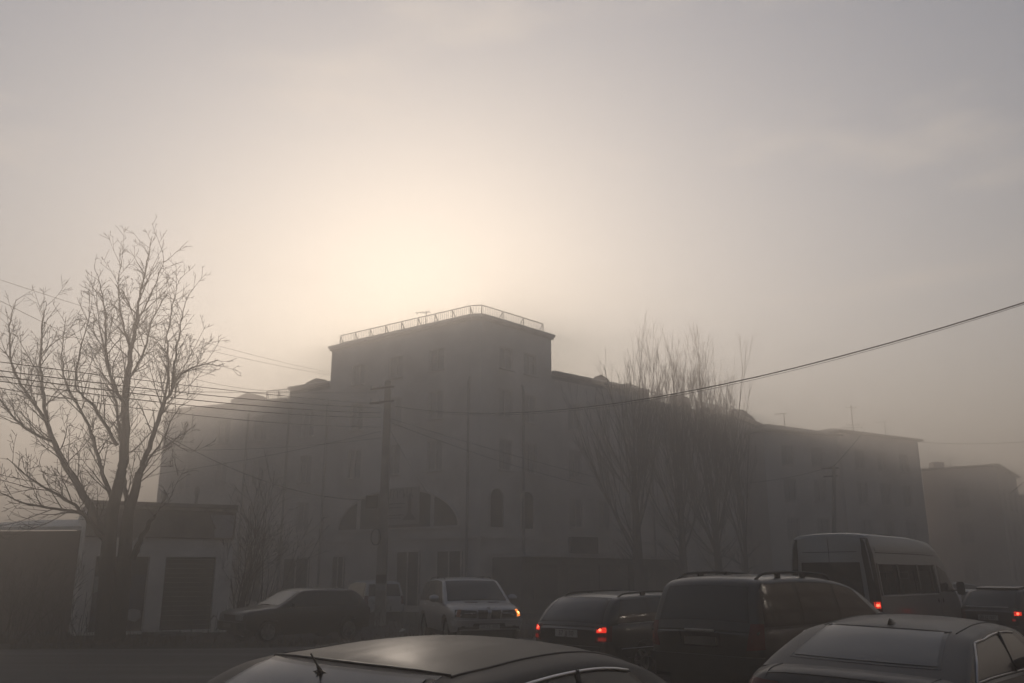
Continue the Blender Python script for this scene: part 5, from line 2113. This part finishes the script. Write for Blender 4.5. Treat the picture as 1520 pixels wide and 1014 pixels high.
# --- the minibus: a walled body with open side windows, panes, seats and curtains
def minibus(X, Y, heading, dz=0.0):
    root = empty('minibus', Vector((X, Y, gz(X, Y) + .02 + dz)), math.pi / 2 - R(heading))
    tag(root, 'grey high-roof minibus with dark rear pillars and one red lamp', 'minibus')
    W2 = .99
    H = 2.66
    xs = [-2.95, -2.90, -2.80, -2.62, -1.55, -1.46, -.35, -.26, .75, .92, 1.25, 1.5, 1.72, 1.9, 2.1, 2.3, 2.5, 2.7, 2.85, 2.93]
    xs = sorted(set(xs + [-1.9 + .66 * math.cos(math.pi * k / 8) * .62 for k in range(9)] + [2.02 + .42 * math.cos(math.pi * k / 8) for k in range(9)]))
    top = [(-2.95, H - .10), (-2.90, H - .03), (-2.7, H), (.2, H - .01), (.9, H - .10), (1.25, H - .26), (1.5, H - .48), (1.72, H - .75), (1.95, 1.66), (2.2, 1.42), (2.5, 1.28), (2.75, 1.14), (2.93, .92)]
    wz0, wz1 = 1.34, 1.98
    zrow = [.42, .62, .80, 1.05, 1.30, wz0, wz1, 2.10, 2.16, 2.32]

    def hwid(z):
        return W2 * hermite([(.3, .95), (.6, .99), (1.1, 1.0), (1.4, .985), (2.0, .93), (2.4, .87), (2.7, .80)], z)

    def plan(x):
        f = 1.0
        if x > 1.6:
            f -= .16 * ((x - 1.6) / 1.33) ** 2
        if x < -2.8:
            f -= .03 * ((-2.8 - x) / .15) ** 2
        return f
    rows = []
    for x in xs:
        zt = hermite(top, x)
        half = []
        zr = zt - .085 if zt > 2.0 else zt - .06
        for z in zrow:
            zz = z
            if zr < 2.40:
                zz = .42 + (z - .42) * (zr - .42) / (2.40 - .42)
            for xw in (-1.9, 2.02):
                if abs(x - xw) < .42:
                    zz = max(zz, min(zr, .34 + math.sqrt(.42 ** 2 - (x - xw) ** 2)))
            half.append((hwid(zz) * plan(x), zz))
        yr = hwid(zr) * plan(x)
        for q in (1, .985, .94, .86, .7, .4, 0):
            half.append((yr * q, zr + (zt - zr) * (1 - q ** 2.4) ** (1 / 1.9)))
        full = [(-y, z) for y, z in half] + [(y, z) for y, z in reversed(half[:-1])]
        row = []
        for y, z in full:
            p = Vector((x, -y, z))
            t = p.x / 2.95
            p.x -= (.22 if t > 0 else -.07) * (p.y / W2) ** 2 * abs(t) ** 3
            row.append(p)
        rows.append(row)
    mb = MB()
    n = len(rows[0])
    wins = [(-2.62, -1.55), (-1.46, -.35), (-.26, .75)]
    k0, k1 = zrow.index(wz0), zrow.index(wz1)
    for r_ in rows:
        mb.v += r_
    for i in range(len(rows) - 1):
        xm = (xs[i] + xs[i + 1]) / 2
        inw = any(a < xm < b for a, b in wins)
        for k in range(n - 1):
            if inw and (k0 <= k < k1 or n - 1 - k1 <= k < n - 1 - k0):
                continue
            mb.f.append((i * n + k, i * n + k + 1, (i + 1) * n + k + 1, (i + 1) * n + k))
    mb.f.append(tuple(range(n))[::-1])
    mb.f.append(tuple((len(rows) - 1) * n + k for k in range(n)))
    full = MB()
    full.grid(rows)
    full.f.append(tuple(range(n))[::-1])
    full.f.append(tuple((len(rows) - 1) * n + k for k in range(n)))
    mb.build('body', 'paint_bus', root, smooth=38)
    c = Car.__new__(Car)
    c.root, c.half, c.paint = root, 2.95, 'paint_bus'
    c.sp = dict(W=1.98, L=5.9, wheels=(-1.9, 2.02, .34), sill=.42)
    c.bvh = BVHTree.FromPolygons([tuple(v) for v in full.v], full.f)
    c.wheels(spokes=8)
    for sd in (1, -1):
        for a, b in wins:
            c.patch('side_window', 'bus_glass', 90 * sd, [(-sd * x, wz0) for x in c.span(a, b, 6)], [(-sd * x, wz1) for x in c.span(a, b, 6)], 3, -.012)
        for a, b in ((-2.70, -2.62), (-1.55, -1.46), (-.35, -.26), (.75, .86)):
            c.patch('window_pillar', 'black_gloss', 90 * sd, [(-sd * x, wz0 - .012) for x in c.span(a, b, 2)], [(-sd * x, wz1 + .012) for x in c.span(a, b, 2)], 3, .006)
        c.line('window_rail', 'chrome', 90 * sd, [(-sd * x, wz0 - .03) for x in c.span(-2.55, .72, 10)], .012, .006)
        c.patch('cab_window', 'car_glass', 90 * sd, [(-sd * x, 1.36) for x in c.span(1.0, 1.98, 8)], [(-sd * (1.0 + .52 * k / 8), 1.98 - .16 * k / 8) for k in range(9)], 4, .006)
        c.line('gutter', 'black_trim', 90 * sd, [(-sd * x, 2.22 - .02 * max(0, x)) for x in c.span(-2.6, 1.0, 14)], .010, .003)
        c.patch('roof_panel_rib', 'paint_bus', 90 * sd, [(-sd * x, 2.26) for x in c.span(-2.6, .6, 10)], [(-sd * x, 2.33) for x in c.span(-2.6, .6, 10)], 2, .014)
        for x in (.70, 1.02):
            c.spot(90 * sd, -sd * x, 1.16, 'black_trim', .055, None, 'handle_recess')
        c.patch('cab_door', 'paint_bus', 90 * sd, [(-sd * x, max(.62, (.36 + math.sqrt(max(0, .47 ** 2 - (x - 2.02) ** 2))) if abs(x - 2.02) < .47 else 0)) for x in c.span(.90, 1.85, 8)], [(-sd * x, 1.30) for x in c.span(.90, 1.85, 8)], 4, .005)
        # mirror on its arm
        p, _ = c.cast(90 * sd, -sd * 1.78, 1.38)
        m = MB()
        m.box((-.05, -.09, -.14), (.06, .09, .17), Matrix.Translation((1.84, p.y + sd * .20, 1.42)) @ Matrix.Rotation(-sd * .25, 4, 'Z'))
        mo = m.build('mirror', 'black_trim', root)
        bm2 = bmesh.new(); bm2.from_mesh(mo.data); bmesh.ops.bevel(bm2, geom=bm2.edges[:], offset=.025, segments=2, affect='EDGES'); bm2.to_mesh(mo.data); bm2.free()
        m = MB()
        m.bar((1.80, p.y - sd * .02, 1.36), (1.84, p.y + sd * .14, 1.40), .04)
        m.build('mirror_arm', 'black_trim', mo)
    # rear corner pillars, laid from the corner directions
    for sd in (1, -1):
        ang = 180 - sd * 45
        e = Vector((-math.sin(R(ang)), math.cos(R(ang)), 0))

        def uc(z):
            return e.dot(Vector((-2.90, sd * hwid(z) * .985, 0)))
        zs_ = [.60, 1.0, 1.4, 1.8, 2.2, 2.42, 2.52]
        m = MB()
        g = []
        for z in zs_:
            w_ = .115 if z < 2.3 else .085
            g.append([c.cast(ang, uc(z) + w_ * t, z, .008)[0] for t in (-1, -.5, 0, .5, 1)])
        m.grid(g)
        pil = m.build('rear_pillar', 'black_trim', root, smooth=40)
        g = []
        for z in (.66, .8, 1.0, 1.25):
            g.append([c.cast(ang, uc(z) + .085 * t, z, .014)[0] for t in (-1, -.3, .3, 1)])
        m = MB()
        m.grid(g)
        m.build('tail_light', 'lens_red', pil, smooth=40)
        if sd < 0:
            for nm, mat, z0, z1, w_, of in (('brake_lamp', 'red_lit', 1.07, 1.20, .055, .018), ('bulb', 'red_core', 1.105, 1.16, .022, .024)):
                m = MB()
                m.grid([[c.cast(ang, uc(z) + w_ * t, z, of)[0] for t in (-1, 0, 1)] for z in (z0, (z0 + z1) / 2, z1)])
                m.build(nm, mat, pil, smooth=40)
    c.patch('rear_window', 'car_glass', 180, [(u, 1.30) for u in c.span(-.70, .70, 10)], [(u, 2.02) for u in c.span(-.66, .66, 10)], 4, .008)
    c.line('rear_seam', 'black_trim', 180, [(0, z) for z in c.span(.6, 2.55, 10)], .006, .002)
    c.line('rear_seam', 'black_trim', 180, [(u, 2.24) for u in c.span(-.62, .62, 10)], .006, .002)
    c.patch('rear_bumper', 'black_trim', 180, [(u, .36) for u in c.span(-.9, .9, 8)], [(u, .56) for u in c.span(-.9, .9, 8)], 2, .05)
    c.patch('windscreen', 'car_glass', 0, [(u, 1.46) for u in c.span(-.66, .66, 10)], [(u, 2.14) for u in c.span(-.62, .62, 10)], 6, .008)
    c.lights('headlight', 'lens_clear', 25, [(.45, .84), (.80, .86), (.80, 1.1), (.45, 1.0)])
    c.plate(180, .4, .72, .5, .12, None)
    m = MB()
    m.box((-.45, -.25, H - .015), (.05, .25, H + .03))
    m.build('roof_hatch', 'black_trim', root)
    # inside
    m = MB()
    m.box((-2.8, -.86, .55), (1.9, .86, .60))
    m.box((.80, -.82, .60), (.84, .30, 1.5))
    m.build('floor', 'seat_cloth', root)
    for i, x in enumerate((-2.3, -1.5, -.75, .05)):
        for y in (-.62, -.18, .55):
            m = MB()
            m.box((x - .22, y - .2, .62), (x + .25, y + .2, 1.02))
            m.box((x - .32, y - .2, 1.02), (x - .2, y + .2, 1.62 + .05 * (i % 2)))
            m.box((x - .30, y - .12, 1.63 + .05 * (i % 2)), (x - .22, y + .12, 1.80))
            m.build('passenger_seat', 'seat_cloth', root)
    for sd in (1, -1):
        for a, b in ((-1.62, -1.40), (-.78, -.28), (-2.66, -2.5), (.62, .76), (-.42, -.20)):
            m = MB()
            k = 9
            g = []
            for z in (1.36, 1.96):
                g.append([(a + (b - a) * i / k, sd * (hwid(z) - .06 - .02 * (i % 2)), z) for i in range(k + 1)])
            m.grid(g)
            m.build('curtain', 'curtain', root)
        m = MB()
        m.grid([[(-2.6 + 3.3 * i / 30, sd * (hwid(z) - .05 - .02 * (i % 2)), z) for i in range(31)] for z in (1.84, 1.98)])
        m.build('pelmet', 'curtain', root)


minibus(9.0, 22.0, 43.5)


# ================================================================== fog
def haze():
    mb = MB()
    mb.box((-420, -420, -4.0), (420, 420, 21.5))
    m = bpy.data.materials.new('haze')
    m.use_nodes = True
    nt = m.node_tree
    nt.nodes.remove(nt.nodes['Principled BSDF'])
    pv = nt.nodes.new('ShaderNodeVolumePrincipled')
    pv.inputs['Color'].default_value = (0.47, 0.448, 0.426, 1)
    pv.inputs['Density'].default_value = HAZE_DENSITY
    pv.inputs['Anisotropy'].default_value = HAZE_G
    nt.links.new(pv.outputs[0], nt.nodes['Material Output'].inputs['Volume'])
    o = mb.build('haze', m)
    tag(o, 'grey morning fog filling the street', 'fog', kind='stuff')


haze()
